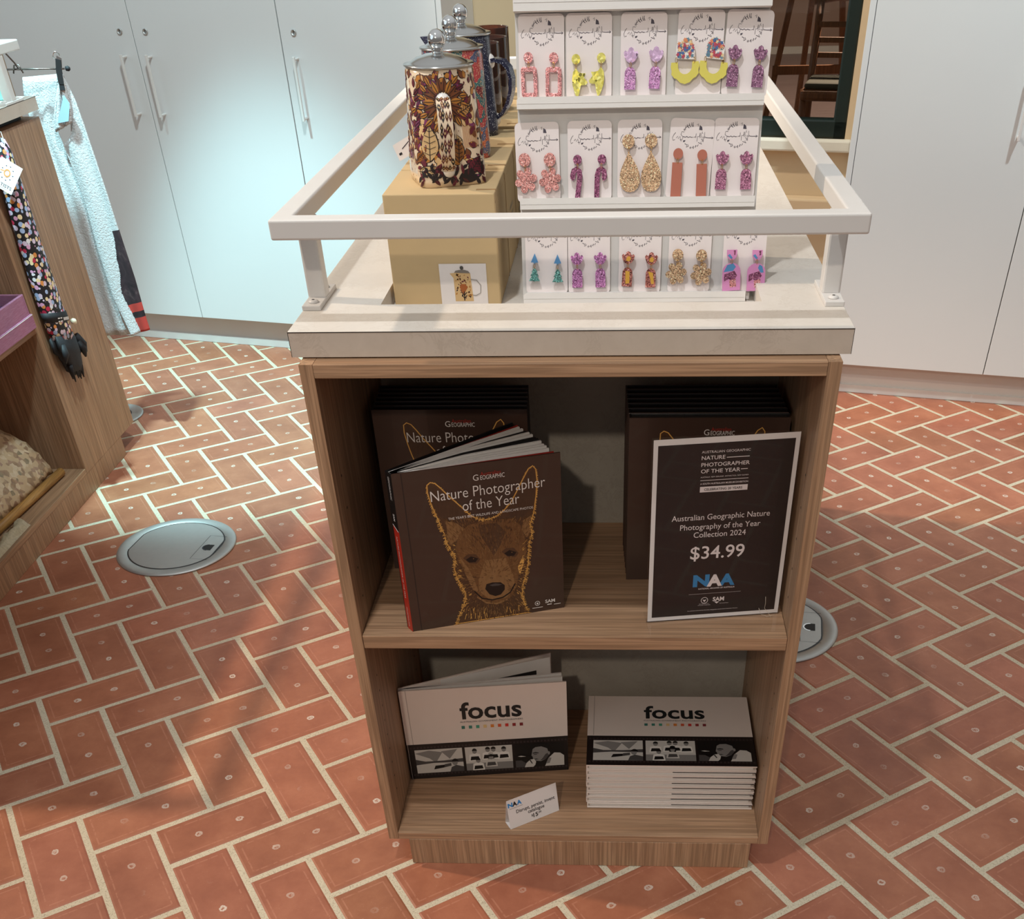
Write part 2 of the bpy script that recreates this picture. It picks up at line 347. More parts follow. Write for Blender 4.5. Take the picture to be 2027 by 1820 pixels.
w1 = struct(wn, 'window_1', bevel=.006)
gl = MB(MW); gl.box(X0 + .045, X1 - .045, D + .045, D + .049, Z0 + .055, Z1 - .05, thin_clear('window_glass', (.93, .93, .93), 1.3)); gl.build('pane', w1)
# the dim room beyond the window
brown_floor = wood('polished_brown_floor', 0, (92, 78, 74), (70, 56, 52)); brown_wall = plain('brown_panel_wall', (72, 52, 40), .6)
rb = MB(); rb.box(-2, 7, 3.7, 15, -.1, 0, brown_floor); struct(rb, 'floor_beyond')
rb = MB(); rb.box(-2, 7, 11.6, 11.75, 0, 3, brown_wall); rb.box(-2, 7, 11.56, 11.6, 0, .06, gap_dark); struct(rb, 'wall_beyond')
rb = MB(); rb.box(-2, 7, 3.6, 15, 2.9, 3.0, brown_wall); struct(rb, 'ceiling_beyond')
spot('fill_spot_beyond', (2.2, 8.0, 2.8), (1.6, 8.5, 0), 900, 130, .6, (1, .8, .62), .1)  # unseen fill added to brighten the room behind the glass
chair_wood = wood('honey_chair_wood', 2, (150, 100, 62), (112, 70, 42)); olive = plain('olive_seat_pad', (66, 62, 44), .8, bump=.2)
ch = thing('wooden_chair', 'honey wood chair with olive seat pad in the dim room beyond the window', 'chair', (1.47, 6.5, 0), -.25)
MC = ROOTM[ch.name]; SZ = .38
for nm, x in (('leg', -.2), ('leg', .2)): mb = MB(MC); mb.tube([(x, -.2, 0), (x, -.19, SZ)], .021, chair_wood); mb.build(nm, ch)
for x in (-.2, .2): mb = MB(MC); mb.tube([(x, .2, 0), (x, .18, SZ), (x * .98, .24, .79)], .024, chair_wood); mb.build('back_post', ch)
mb = MB(MC); mb.box(-.22, .22, -.23, .2, SZ - .06, SZ, chair_wood); mb.build('seat_frame', ch, bevel=.02)
mb = MB(MC); mb.box(-.2, .2, -.2, .18, SZ, SZ + .035, olive); mb.build('seat_pad', ch, bevel=.015)
for z in (.5, .58, .66): mb = MB(MC); mb.box(-.19, .19, .2, .22, z, z + .03, chair_wood); mb.build('back_slat', ch, bevel=.005)
mb = MB(MC); mb.tube([(-.24, .25, .8), (-.1, .27, .82), (.1, .27, .82), (.24, .25, .8)], .03, chair_wood); mb.build('top_rail', ch)
ea = thing('wooden_easel', 'slender brown wooden easel standing left of the chair beyond the window', 'easel', (1.2, 7.0, 0))
ME = ROOTM[ea.name]
for p in (((-.14, 0, 0), (.14, .12, 1.7)), ((.42, 0, 0), (.2, .12, 1.7)), ((.2, .75, 0), (.17, .15, 1.65))): mb = MB(ME); mb.tube(p, .025, chair_wood, n=4, smooth=False); mb.build('leg', ea)
mb = MB(ME); mb.box(-.1, .4, -.01, .02, .38, .43, chair_wood); mb.build('crossbar', ea)

# ------------------------------------------------------------------ white cupboards along the wall
def cupboard(label, x0, x1, seams, handles, end=None):
    root = thing('storage_cupboard', label, 'cupboard', tuple(MW @ Vector(((x0 + x1) / 2, 0, 0))), WA)
    mb = MB(MW); mb.box(x0, x1, .021, D - .003, .108, 2.4, cup_white); mb.build('carcass', root)
    mb = MB(MW); mb.box(x0, x1, .05, .068, .0008, .108, kick_white); mb.box(x0, x1, .040, .05, .0008, .026, kick_white); mb.build('kickboard', root)
    if end is not None:
        mb = MB(MW); mb.box(end, end + .018, -.001, D - .004, .0008, 2.4, cup_white); mb.build('end_panel', root, bevel=.001)
    for (a, b), (hx, lk) in zip(zip(seams, seams[1:]), handles):
        mb = MB(MW); mb.box(a + .0014, b - .0014, 0, .018, .109, 2.4, cup_white); d = mb.build('door', root, bevel=.001)
        mb = MB(MW); mb.box(a - .0005, a + .0005, .004, .02, .11, 2.4, gap_dark); mb.build('door_edge', d)
        if hx is None: continue
        mb = MB(MW); mb.box(hx - .004, hx + .004, -.034, -.026, .796, .978, white_metal)
        for z in (.802, .97): mb.tube([(hx, -.03, z), (hx, .001, z)], .0042, white_metal)
        mb.build('handle', d, bevel=.001)
        if lk:
            mb = MB(MW @ T(hx, 0, 1.0402) @ Matrix.Rotation(math.pi / 2, 4, 'X')); mb.lathe([(.0095, -.001), (.0095, .003), (.007, .005), (.0068, .003), (0, .003)], steel, n=20)
            mb.box(-.001, .001, -.004, .004, .003, .0034, steel_dark); mb.build('lock', d)
    return root
cupboard('white cupboard with two locked doors behind the hanging towel', -2.19, -1.0830, [-2.19, -1.637, -1.0830], [(-1.685, True), (-1.5855, True)])
cupboard('white single-door cupboard between the towel cupboard and the window recess', -1.0822, -.5275, [-1.0822, -.5275], [(-1.031, True)], end=-.5265)
cupboard('white two-door cupboard standing right of the green-framed window', .8145, 1.93, [.8145, 1.3433, 1.93], [(1.278, True), (1.41, True)], end=.7965)

# ------------------------------------------------------------------ display cabinets
ZB, ZT = .0631, .9332
cab = thing('display_cabinet', 'oak-look open display cabinet in the middle holding books on two shelves', 'cabinet', (0, .2, 0))
def part(name, boxes, mat, root, bevel=.0008):
    mb = MB()
    for b in boxes: mb.box(*b, mat)
    return mb.build(name, root, bevel=bevel)
for sx in (-1, 1):
    mb = MB(); mb.box(min(sx * .35, sx * .332), max(sx * .35, sx * .332), 0, .394, ZB, ZT, oakz)
    for y in (.045, .33):
        for k in range(14): mb.flat(circ(.0022, 8), black, frame((sx * .332, y, .15 + k * .032 if k < 9 else .56 + (k - 9) * .05), (0, -sx, 0), (0, 0, 1)), .0002)
    mb.build('side_panel', cab)
part('top_rail', [(-.3318, .3318, 0, .376, ZT - .0178, ZT)], oakx, cab); part('base_board', [(-.3318, .3318, 0, .376, ZB, .0790)], oakx, cab)
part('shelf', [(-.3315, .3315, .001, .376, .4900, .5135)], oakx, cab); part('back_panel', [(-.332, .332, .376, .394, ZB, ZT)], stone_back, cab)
part('plinth', [(-.313, .3193, -.0008, 1.50, 0.0, ZB)], oakz, cab); part('shadow_gap', [(-.322, .322, .036, 1.49, ZT, .9350)], black, cab)
part('rear_carcass', [(-.35, .35, .3945, 1.53, ZB, ZT)], oakz, cab)
def counter(label, x0, x1, y0, y1, zb, zt, well):
    root = thing('countertop', label, 'countertop', ((x0 + x1) / 2, (y0 + y1) / 2, zb)); a, b, c, d, zw = well
    mb = MB(); v = []
    for z in (zb, zt): v += [(x0, y0, z), (x1, y0, z), (x1, y1, z), (x0, y1, z)]
    v += [(a, c, zt), (b, c, zt), (b, d, zt), (a, d, zt), (a, c, zw), (b, c, zw), (b, d, zw), (a, d, zw)]
    mb.add(v, [(4, 5, 9, 8), (5, 6, 10, 9), (6, 7, 11, 10), (7, 4, 8, 11), (8, 9, 13, 12), (9, 10, 14, 13), (10, 11, 15, 14), (11, 8, 12, 15), (3, 2, 1, 0)], stone)
    mb.add(v, [(12, 13, 14, 15)], stone); mb.add(v, [(0, 1, 5, 4), (1, 2, 6, 5), (2, 3, 7, 6), (3, 0, 4, 7)], stone_edge)
    mb.build('slab', root)
    mb = MB()                                             # dark laminate seam round the edge
    for z in (zt - .0012,):
        mb.box(x0 - .0002, x1 + .0002, y0 - .0003, y0 + .001, z, z + .0009, black)
        for x in (x0, x1): mb.box(x - .0003, x + .0003, y0, y1, z, z + .0009, black)
    for x in (x0, x1): mb.box(x - .0003, x + .0003, y0 - .0003, y0 + .0006, zb, zt, black)
    mb.build('edge_seam', root); return root
counter('pale stone-look countertop slab on the middle cabinet', -.3632, .3632, .023, 1.545, .9351, .967, (-.261, .2577, .134, 1.43, .943))
def guard_rail(label, x0, x1, y0, y1, zc, posts, flip=1):
    zt = zc + .1277; zb = zt - .0231; root = thing('guard_rail', label, 'rail', ((x0 + x1) / 2, (y0 + y1) / 2, zc)); w = .0262
    mb = MB(); o = [(x0, y0), (x1, y0), (x1, y1), (x0, y1)]; i = [(x0 + w, y0 + w), (x1 - w, y0 + w), (x1 - w, y1 - w), (x0 + w, y1 - w)]
    mb.band(o, i, zt - zb, white_metal, None, zb); mb.build('top_frame', root, bevel=.0028, seg=3)
    for px, py in posts:
        x = x0 + .0015 if px < 0 else x1 - .0265
        mb = MB(); mb.box(x, x + .025, py - .0125, py + .0125, zc + .004, zb + .0005, white_metal); po = mb.build('post', root, bevel=.003)
        mb = MB(); mb.box(x - .0003, x + .0253, py - .05, py + .05, zc, zc + .0062, white_metal); mb.build('base_plate', po, bevel=.001)
        for sy in (-.034, .034):
            mb = MB(T(x + .0125, py + sy, zc + .0062)); mb.lathe([(.0072, 0), (.0068, .0018), (.0045, .0034), (0, .0036)], white_metal, n=18); mb.flat(circ(.0022, 6), steel_dark, None, .0038); mb.build('screw', po)
    return root
guard_rail('white square-tube guard rail round the middle countertop', -.365, .365, .0347, 1.53, .967, [(-1, .159), (1, .159), (-1, 1.40), (1, 1.40)])

# left cabinet
XL = -1.5504
lc = thing('display_cabinet', 'oak-look open display cabinet cut off at the left edge with pink box', 'cabinet', (XL - .33, 1.2, 0))
part('end_panel', [(XL - .018, XL, 1.608, 1.945, ZB, ZT)], oakz, lc); part('front_stile', [(XL - .03, XL, 1.549, 1.6072, ZB, ZT)], oakz, lc)
part('inner_side', [(XL - .66, XL - .0302, 1.5495, 1.567, ZB, ZT)], oakz, lc); part('shelf', [(XL - .6, XL - .001, .30, 1.549, .479, .4970)], oaky, lc)
part('base_board', [(XL - .66, XL, .30, 1.549, ZB, .079)], oaky, lc); part('top_rail', [(XL - .66, XL, .30, 1.549, ZT - .018, ZT)], oaky, lc)
part('plinth', [(XL - .64, XL - .001, .30, 1.83, 0.0, ZB)], oakz, lc); part('back_panel', [(XL - .66, XL - .63, .30, 1.549, .08, ZT - .02)], oakz, lc)
part('end_carcass', [(XL - .66, XL - .0185, 1.568, 1.944, ZB, ZT)], oakz, lc); part('shadow_gap', [(XL - .64, XL - .03, .32, 1.9, ZT, .9510)], black, lc)
counter('pale stone-look countertop slab on the left cabinet', XL - .70, -1.537, .28, 1.930, .952, .9826, (XL - .6, -1.65, .5, 1.75, .96))
guard_rail('white square-tube guard rail round the left countertop', XL - .70, -1.535, .30, 1.925, .9826, [(1, 1.81), (-1, 1.81)])

# ------------------------------------------------------------------ floor sockets
def socket(label, c, r, rot, grill=False, nm='floor_socket', cat='floor socket'):
    root = thing(nm, label, cat, (*c, 0), rot); M = ROOTM[root.name]
    mb = MB(M); mb.lathe([(r, .0005), (r * .99, .004), (r * .955, .0056), (r * .93, .0052), (r * .8, .0050), (r * .795, .0038), (0, .0038)], steel, n=72); mb.build('ring', root)
    if grill:
        mb = MB(M)
        for k in range(-4, 5): h = math.sqrt(max(0, (.5 * r) ** 2 - (k * .012) ** 2)); mb.box(k * .012 - .003, k * .012 + .003, -h, h, .0038, .0046, steel_dark)
        mb.build('grille', root); mb = MB(M); mb.band(circ(.62 * r, 48), circ(.56 * r, 48), .0006, steel_dark, None, .004); mb.build('groove', root); return root
    lidp = circ(r * .79, 60, a0=math.radians(-179), a1=math.radians(179), end=True); lidp = [(max(min(x, r * .745), -r * .74), y) for x, y in lidp]
    mb = MB(M); g = [(x * 1.028, y * 1.028) for x, y in lidp]; mb.flat(g, steel_dark, None, .0054); mb.prism(lidp, .0008, steel, None, None, .005); mb.build('lid', root)
    lt = MB(M); lt.strip([(r * .745, r * .40), (r * .44, r * .40), (r * .44, -r * .40), (r * .745, -r * .40)], .0014, steel_dark, None, .00595)
    dsh = [(r * .66, r * .095), (r * .66, -r * .095)] + [(r * .59 - r * .10 * math.sin(t), -r * .095 * math.cos(t)) for t in [i * math.pi / 12 for i in range(13)]]
    lt.flat(dsh, black, None, .0060); lt.strip(dsh[2:], .0035, chrome, None, .0062); lt.build('latch', root); return root
socket('round brushed steel floor socket beside the left cabinet', (-1.175, 1.2125), .165, math.radians(-8))
socket('round steel floor socket half hidden behind the right side of the middle cabinet', (.452, .822), .165, math.radians(-8))
socket('small round steel floor grate half hidden by the left cabinet end', (-1.72, 2.15), .105, 0, True, 'floor_grate', 'grate')

# ------------------------------------------------------------------ kraft boxes, teapots, candles on the countertop
kraft = plain('kraft_cardboard', (194, 168, 126), .8, var=.05, scale=25, bump=.1)
kraft_dark = plain('kraft_fold', (150, 118, 78), .8)
ZW, ZBX = .943, 1.0856
pal = dict(cream=(226, 204, 176), maroon=(96, 28, 42), ochre=(178, 118, 48), tan=(206, 172, 122), ink=(30, 20, 22), brown=(112, 62, 32), plum=(120, 56, 92))
def kbox(y0, y1, label, sticker):
    cx = -.179; root = thing('kraft_box', label, 'box', (cx, (y0 + y1) / 2, ZW), 0, None if sticker else 'kraft boxes behind the front box')
    mb = MB(); mb.box(-.2556, -.1035, y0, y1, ZW, ZBX, kraft); mb.build('carton', root, bevel=.0015)
    mb = MB(); mb.box(-.1036, -.1031, y0 + .001, y1 - .001, ZW + .002, ZBX - .012, kraft); mb.box(-.1036, -.1029, y1 - .007, y1 - .0045, ZW, ZBX - .004, kraft_dark)
    mb.box(-.13, -.1032, y0 + .02, y0 + .026, ZBX - .0001, ZBX + .0004, kraft_dark); mb.build('flap', root)
    if not sticker:
        mb = MB(frame((-.1027, y0 + .05, ZW + .04), (0, 1, 0), (0, 0, 1)))
        for k in range(4): mb.rect(.0, .05, k * .012, k * .012 + .005, ink((150, 132, 100)))
        mb.build('print', root)
    if sticker:
        M = frame((-.1878, y0 - .0006, ZW + .0015), (1, 0, 0), (0, 0, 1)); mb = MB(M); mb.rect(0, .0665, 0, .0545, paper)
        body = [(.019, .006), (.045, .006), (.0425, .044), (.019, .0445), (.0165, .0405)]; body = [(.020, .005), (.046, .005), (.0435, .042), (.0225, .043), (.0145, .042), (.0195, .036)]
        mb.flat(body, ink(pal['tan']), None, .0002); rr = random.Random(5)
        for k in range(46):
            x, y = rr.uniform(.022, .043), rr.uniform(.008, .041); a = rr.uniform(0, 3.1); l = rr.uniform(.001, .0024)
            mb.flat([(x + math.cos(a + q) * l * s, y + math.sin(a + q) * l * s) for q, s in ((0, 1), (1.57, .5), (3.14, 1), (4.71, .5))], ink(rr.choice([pal['maroon'], pal['ink'], pal['brown'], pal['ochre']])), None, .0003)
        mb.flat([(.027, .024), (.032, .014), (.039, .024), (.035, .028), (.030, .028)], ink((160, 88, 40)), None, .0004)
        mb.strip([(.033, .006), (.0335, .018)], .0014, ink(pal['ink']), None, .0005)
        for y in (.009, .013): mb.strip([(.030, y + .004), (.033, y), (.037, y + .004)], .0012, ink(pal['ink']), None, .0005)
        mb.flat([(.021, .043), (.0435, .042), (.041, .045), (.036, .0465), (.028, .0465), (.023, .0455)], ink((120, 112, 104)), None, .0004)
        mb.flat(circ(.0026, 14, .032, .0492), ink((70, 68, 66)), None, .0005)
        mb.strip([(.044, .034), (.052, .033), (.0575, .026), (.0565, .016), (.05, .0125), (.0455, .013)], .0011, ink((150, 144, 138)), None, .0005)
        mb.build('picture_label', root)
    return root
kbox(.2056, .357, 'brown kraft box with teapot picture label, frontmost on the countertop', True)
kbox(.3625, .514, 'brown kraft box second from the front, under the red dotted teapot', False)
kbox(.5195, .671, 'brown kraft box third from the front, under the navy teapot', False)
kbox(.70, 1.13, 'long brown kraft box under the amber candle glasses', False)

cream = plain('glazed_cream', pal['cream'], .16, var=.06, scale=40, coat=.5); porcelain = plain('white_porcelain', (236, 232, 228), .15, var=.02, coat=.5)
def dots_mat(name, bands, scale, rough=.16):
    t = NT(name); ob = t.coord(); v = t.vor(ob, scale); n = t.noise(ob, 17, 3); big = t.ramp(n.outputs[0], bands, 'CONSTANT')
    sep = t.new('ShaderNodeSeparateColor'); t.lk(v.outputs['Color'], sep.inputs[0]); dot = t.math('LESS_THAN', v.outputs['Distance'], .38)
    c = t.mix(t.math('MULTIPLY', dot, sep.outputs[0]), big, lin((236, 190, 150))); t.base(c); t.set(rough, coat=.5); return t.m
red_dots = dots_mat('red_dot_glaze', [(0, lin((120, 36, 46))), (.4, lin((60, 110, 112))), (.47, lin((186, 70, 74))), (.55, lin((86, 96, 130))), (.62, lin((196, 92, 50)))], 520)
def navy_mat():
    t = NT('navy_speckle_glaze'); ob = t.coord(); v = t.vor(ob, 420); v2 = t.vor(ob, 210); sp = t.math('MAXIMUM', t.math('LESS_THAN', v.outputs['Distance'], .2), t.math('LESS_THAN', v2.outputs['Distance'], .15))
    t.base(t.mix(t.math('MULTIPLY', sp, .85), t.mix(t.noise(ob, 30, 3).outputs[0], lin((24, 30, 58)), lin((52, 54, 74))), lin((214, 220, 232)))); t.set(.28, coat=.1); return t.m
navy = navy_mat()
PH = .133
def pot_r(a, t):
    t = max(0, min(1, t))
    n = 2 + 4.0 * (1 - t) ** 1.5; h = .0478 + (.0442 - .0478) * t; return h / (abs(math.cos(a)) ** n + abs(math.sin(a)) ** n) ** (1 / n)
def teapot(label, c, rot, hdir, mat, hmat, hedge, deco=False, spout_mat=None):
    root = thing('teapot', label, 'teapot', (c[0], c[1], ZBX + .0005), rot); M = ROOTM[root.name]
    mb = MB(M); ns = 17; na = 64; v = []; f = []
    for j in range(ns):
        t = j / (ns - 1); k = 1 if j else .97
        for i in range(na): a = 2 * math.pi * i / na; r = pot_r(a, t) * k; v.append((r * math.cos(a), r * math.sin(a), t * PH))
    for j in range(ns - 1):
        for i in range(na): i2 = (i + 1) % na; f.append((j * na + i, j * na + i2, (j + 1) * na + i2, (j + 1) * na + i))
    f += [tuple(reversed(range(na))), tuple(range((ns - 1) * na, ns * na))]
    mb.add(v, f, mat, None, True)
    ha = hdir - rot
    def surf(a, h, off):
        r = pot_r(a, h / PH) + off; return (r * math.cos(a), r * math.sin(a), h)
    if deco:
        rr = random.Random(11); R0 = .047
        def leaf(a, h, l, w, ang, fill, outl=True, vein=True, off=.0006):
            def pt(u, q): return (a + (u * math.cos(ang) - q * math.sin(ang)) / R0, h + u * math.sin(ang) + q * math.cos(ang))
            n = 9; up = [(-l / 2 + l * k / n, w / 2 * math.sin(math.pi * (k / n) ** .85)) for k in range(n + 1)]; out = up + [(u, -q) for u, q in up[-2:0:-1]]
            def fan(o, sc, m, of):
                p = [surf(*pt(u * sc, q * sc), of) for u, q in o if True]; p = [(x, y, min(max(z, .001), PH - .001)) for x, y, z in p]; cc = surf(*pt(0, 0), of + .0004); cc = (cc[0], cc[1], min(max(cc[2], .001), PH - .001))
                mb.add([cc] + p, [(0, k + 1, (k + 1) % len(p) + 1) for k in range(len(p))], m, None, True)
            if outl: fan([(u, q * (1 + .0016 / w)) for u, q in out], 1.07, ink(pal['ink'], .2), off)
            fan(out, 1, ink(fill, .2), off + .00025)
            if vein:
                p = [surf(*pt(-l / 2 + l * k / 6, s), off + .0009) for k in range(7) for s in (-.0004, .0004)]
                mb.add(p, [(2 * k, 2 * k + 2, 2 * k + 3, 2 * k + 1) for k in range(6)], ink(pal['ink'], .2))
                if w > .008:
                    for k in range(1, 6):
                        u = -l / 2 + l * k / 6
                        for sg in (1, -1):
                            p = [surf(*pt(u + dx, sg * q), off + .0009) for dx, q in ((0, 0), (.0007, 0), (.0035, w * .36), (.0028, w * .36))]
                            mb.add(p, [(0, 1, 2, 3)], ink(pal['ink'], .2))
        def dot(a, h, r, fill):
            cc = surf(a, h, .0007); mb.add([cc] + [surf(a + r * math.cos(t) / R0, h + r * math.sin(t), .0005) for t in [k * math.pi / 4 for k in range(8)]], [(0, k + 1, (k + 1) % 8 + 1) for k in range(8)], ink(fill, .2))
        for k in range(260):
            dot(ha + rr.uniform(-1.9, 1.9), rr.uniform(.004, PH - .004), rr.choice([.0004, .0006, .0009, .0014]), rr.choice([pal['maroon'], pal['ochre'], pal['ink'], pal['plum'], pal['ink']]))
        for k in range(18):                               # big flower round the upper handle root
            t = 2 * math.pi * k / 18
            for rad, l, w, fl in ((.0185, .017, .0065, pal['brown']), (.030, .013, .0052, rr.choice([pal['maroon'], pal['ochre']]))):
                h = .098 + rad * math.sin(t + (rad > .02) * .17)
                if .006 < h < PH - .008: leaf(ha + rad * math.cos(t + (rad > .02) * .17) / R0, h, l, w, t, fl if k % 3 else pal['ochre'])
        leaf(ha - .42, .052, .040, .019, 1.55, pal['tan']); leaf(ha - .47, .021, .026, .010, .15, pal['tan']); leaf(ha - .02, .044, .024, .017, 1.4, pal['tan'])
        leaf(ha + .34, .042, .028, .014, 1.5, (146, 92, 40)); leaf(ha + .62, .088, .020, .012, .4, (190, 140, 84)); leaf(ha - .72, .036, .018, .010, .7, (150, 92, 40))
        for k in range(9): leaf(ha - .8 + rr.uniform(-.12, .12), .06 + k * .007, .013, .005, .5 + rr.uniform(-.6, .6), rr.choice([pal['maroon'], pal['plum'], pal['ochre']]))
        for k in range(44): leaf(ha + rr.uniform(-.75, .95), rr.uniform(.004, .026), rr.uniform(.009, .014), .0042, rr.uniform(.3, 2.6), rr.choice([pal['ink'], pal['ink'], pal['maroon'], (70, 26, 30)]), False, False)
        leaf(ha + .62, .012, .034, .017, .2, pal['ink'], False, False); leaf(ha + .74, .024, .022, .012, .9, pal['maroon']); leaf(ha + .86, .020, .018, .010, 1.9, pal['maroon'])
        for k in range(16):
            a = ha + .50 + k * .026; p = [surf(a, .044, .0005), surf(a + .010, .044, .0005), surf(a + .012, .078 - .0006 * k, .0005), surf(a + .002, .078 - .0006 * k, .0005)]
            mb.add(p, [(0, 1, 2, 3)], ink(pal['ochre'], .2))
        for k in range(330):
            leaf(ha + rr.uniform(-1.9, 2.0), rr.uniform(.028, .128), rr.uniform(.007, .015), rr.uniform(.0035, .0065), rr.uniform(0, 3.1), rr.choice([pal['maroon'], pal['plum'], pal['brown'], pal['ochre'], pal['tan'], pal['maroon']]), True, False, .0002)
    mb.build('body', root)
    # spout opposite the handle
    sa = ha + math.pi; mb = MB(M @ RZ(sa)); mb.add([(.040, -.016, PH - .002), (.040, .016, PH - .002), (.070, -.004, PH - .004), (.070, .004, PH - .004), (.041, 0, PH - .045), (.044, -.016, PH - .03), (.044, .016, PH - .03)],
        [(0, 2, 3, 1), (0, 5, 2), (1, 3, 6), (2, 5, 4), (3, 4, 6), (2, 4, 3)], spout_mat or mat, None, True); mb.build('spout', root)
    # strap handle
    mb = MB(M @ RZ(ha)); r0 = .043; path = [(r0, .098), (r0 + .012, .1005), (r0 + .025, .098), (r0 + .034, .090), (r0 + .038, .076), (r0 + .037, .060), (r0 + .031, .043), (r0 + .021, .029), (r0 + .010, .022), (r0, .020)]
    mb.strap(path, [.017, .018, .0185, .019, .0195, .0195, .0185, .017, .014, .011], .0055, hmat, None, hedge)
    if deco:
        rr = random.Random(4)
        for k in [q / 2 for q in range(2, 16)]:
            k = int(k)
            for s in (-.0062, -.0022, .0022, .0062):
                p, q = Vector((path[k][0], 0, path[k][1])), Vector((path[k + 1][0], 0, path[k + 1][1])); d = (q - p).normalized(); nn = Vector((d.z, 0, -d.x)); nn = -nn if nn.x < 0 else nn
                o = p.lerp(q, rr.random() * .6) + nn * .0031 + Vector((0, s + rr.uniform(-.001, .001), 0)); mm = frame(o, d, (0, 1, 0))
                mm = mm if (mm.to_3x3() @ Vector((0, 0, 1))).dot(nn) > 0 else frame(o, -d, (0, 1, 0))
                mb.flat([(.0062, 0), (.001, .0022), (-.0056, 0), (.001, -.0022)], ink(rr.choice([pal['maroon'], pal['ink'], pal['brown']]), .2), mm); mb.flat([(.002, 0), (.0003, .0008), (-.0016, 0), (.0003, -.0008)], ink(pal['tan'], .2), mm, .0002)
    h = mb.build('handle', root)
    for z, r in ((.098, .0105), (.0195, .0095)):
        mb = MB(M @ RZ(ha) @ T(pot_r(ha, z / PH) - .002, 0, z) @ Matrix.Rotation(math.pi / 2, 4, 'Y')); mb.lathe([(r, -.003), (r * .96, .002), (r * .7, .0055), (0, .0075)], porcelain, n=20); mb.build('handle_root', h)
    mb = MB(M @ T(0, 0, PH)); mb.lathe([(.0462, 0), (.0468, .0012), (.0462, .0024), (.040, .0026), (.0375, .0044), (.030, .0085), (.018, .0118), (.009, .0132), (0, .0134)], plain('satin_steel', (196, 198, 198), .2, 1, .02), n=48); ld = mb.build('lid', root)
    mb = MB(M @ T(0, 0, PH + .0128)); mb.lathe([(.0072, 0), (.0066, .002), (.0084, .0045)] + [(.0116 * math.cos(t), .0145 + .0116 * math.sin(t)) for t in [-.9 + k * (2.47 / 14) for k in range(15)]], chrome, n=32); mb.build('knob', ld)
    return root
teapot('maroon and ochre leaf-patterned teapot with steel lid, frontmost', (-.1765, .293), math.radians(21), math.radians(-80), cream, cream, porcelain, True)
p2 = teapot('red and teal dotted teapot behind the leaf-patterned one', (-.182, .472), math.radians(8), math.radians(-95), red_dots, red_dots, porcelain)
teapot('navy white-speckled teapot with handle to the right, rearmost', (-.188, .648), math.radians(12), math.radians(-14), navy, navy, porcelain)
M = frame((-.262, .40, ZBX + .004), (.9, -.2, .45), (-.35, .12, .85)); mb = MB(M); mb.prism([(0, 0), (.034, 0), (.034, .022), (0, .022)], .0006, paper)
mb.text('AR', .012, ink((90, 30, 40)), M.inverted() @ M, 'L', .01, .0008) if False else mb.text('AR', .011, ink((90, 30, 40)), T(.021, .005, 0), 'L', .01, .0009)
mb.rect(.004, .009, .006, .009, ink((30, 26, 30)), None, .0009); mb.strip([(.012, .012), (.030, .017)], .0012, ink((60, 50, 60)), None, .0009); lab(mb.build('swing_tag', p2), 'white swing tag with maroon letters')
amber = NT('amber_glass'); amber.base(amber.mix(amber.noise(amber.coord(), 40, 2).outputs[0], lin((70, 32, 14)), lin((110, 56, 24)))); amber.set(.05, trans=.75, ior=1.45); amber = amber.m
wax = plain('cream_wax', (196, 150, 110), .5)
cnd = []
for k, (x, y, l) in enumerate(((-.178, .80, 'amber glass candle jar nearest the teapots'), (-.172, .885, 'amber glass candle jar in the middle of the three'), (-.183, 1.05, 'amber glass candle jar farthest back with pale wick'))):
    if k == 0:
        c0 = thing('candle_jar', l, 'candle', (x, y, ZBX + .0005), 0, 'amber candle jars'); M = ROOTM[c0.name]
        mb = MB(M); mb.lathe([(0, 0), (.032, 0), (.034, .003), (.034, .106), (.0335, .1068), (.0318, .106), (.0316, .006), (0, .006)], amber, n=40); mb.build('jar', c0)
        mb = MB(M); mb.lathe([(0, .0062), (.0312, .0062), (.0312, .085), (0, .085)], wax, n=32); mb.build('wax', c0)
        mb = MB(M); mb.tube([(0, 0, .085), (.0005, 0, .101)], .0016, paper, n=6); mb.build('wick', c0)
    else:
        c = copy_tree(c0); c.location = (x, y, ZBX + .0005); c['label'] = l
pine = wood('pale_pine', 2, (222, 180, 130), (196, 150, 102))
fr = thing('picture_frame', 'small pale wooden frame standing behind the candle jars', 'frame', (-.118, 1.13, ZW), 0); FM = T(-.118, 1.15, ZW)
mb = MB(FM); mb.box(-.022, -.014, -.006, .006, 0, .255, pine); mb.box(.06, .068, -.006, .006, 0, .255, pine); mb.box(-.014, .06, -.006, .006, .245, .255, pine); mb.box(-.014, .06, -.006, .006, 0, .01, pine); mb.build('moulding', fr, bevel=.001)
mb = MB(FM); mb.box(-.014, .06, .001, .004, .01, .245, plain('grey_card', (140, 132, 112), .7)); mb.build('picture', fr)
# printed packets between teapots and earring stand
for k in range(4):
    x0, x1, y, h = -.100 + k * .010, -.030 + k * .010, .60 - k * .05, .235 - k * .012
    M = frame((x0, y, ZW + .0005), (.98, -.2, 0), (-.11, .06, 1)); o = thing('printed_packet', ('rearmost', 'third from the front', 'second from the front', 'frontmost')[k] + ' of the newsprint packets leaning beside the earring stand', 'packet', (x0, y, ZW), 0, 'newsprint packets')
    mb = MB(M); mb.prism([(0, 0), (.06, 0), (.06, h), (.028, h + .004), (0, h - .004)], .004, plain('newsprint_paper', (214, 208, 196), .7)); mb.build('packet', o, bevel=.001)
    mb = MB(M); rr = random.Random(k)
    for r in range(26):
        yy = h * .96 - r * h * .036
        for q in range(4): a = .002 + q * .0145; mb.rect(a, a + rr.uniform(.006, .012), yy, yy + (.0035 if r > 5 else .006), ink((74, 78, 86) if r > 5 else (52, 62, 90)), None, .0043)
    mb.build('print', o)

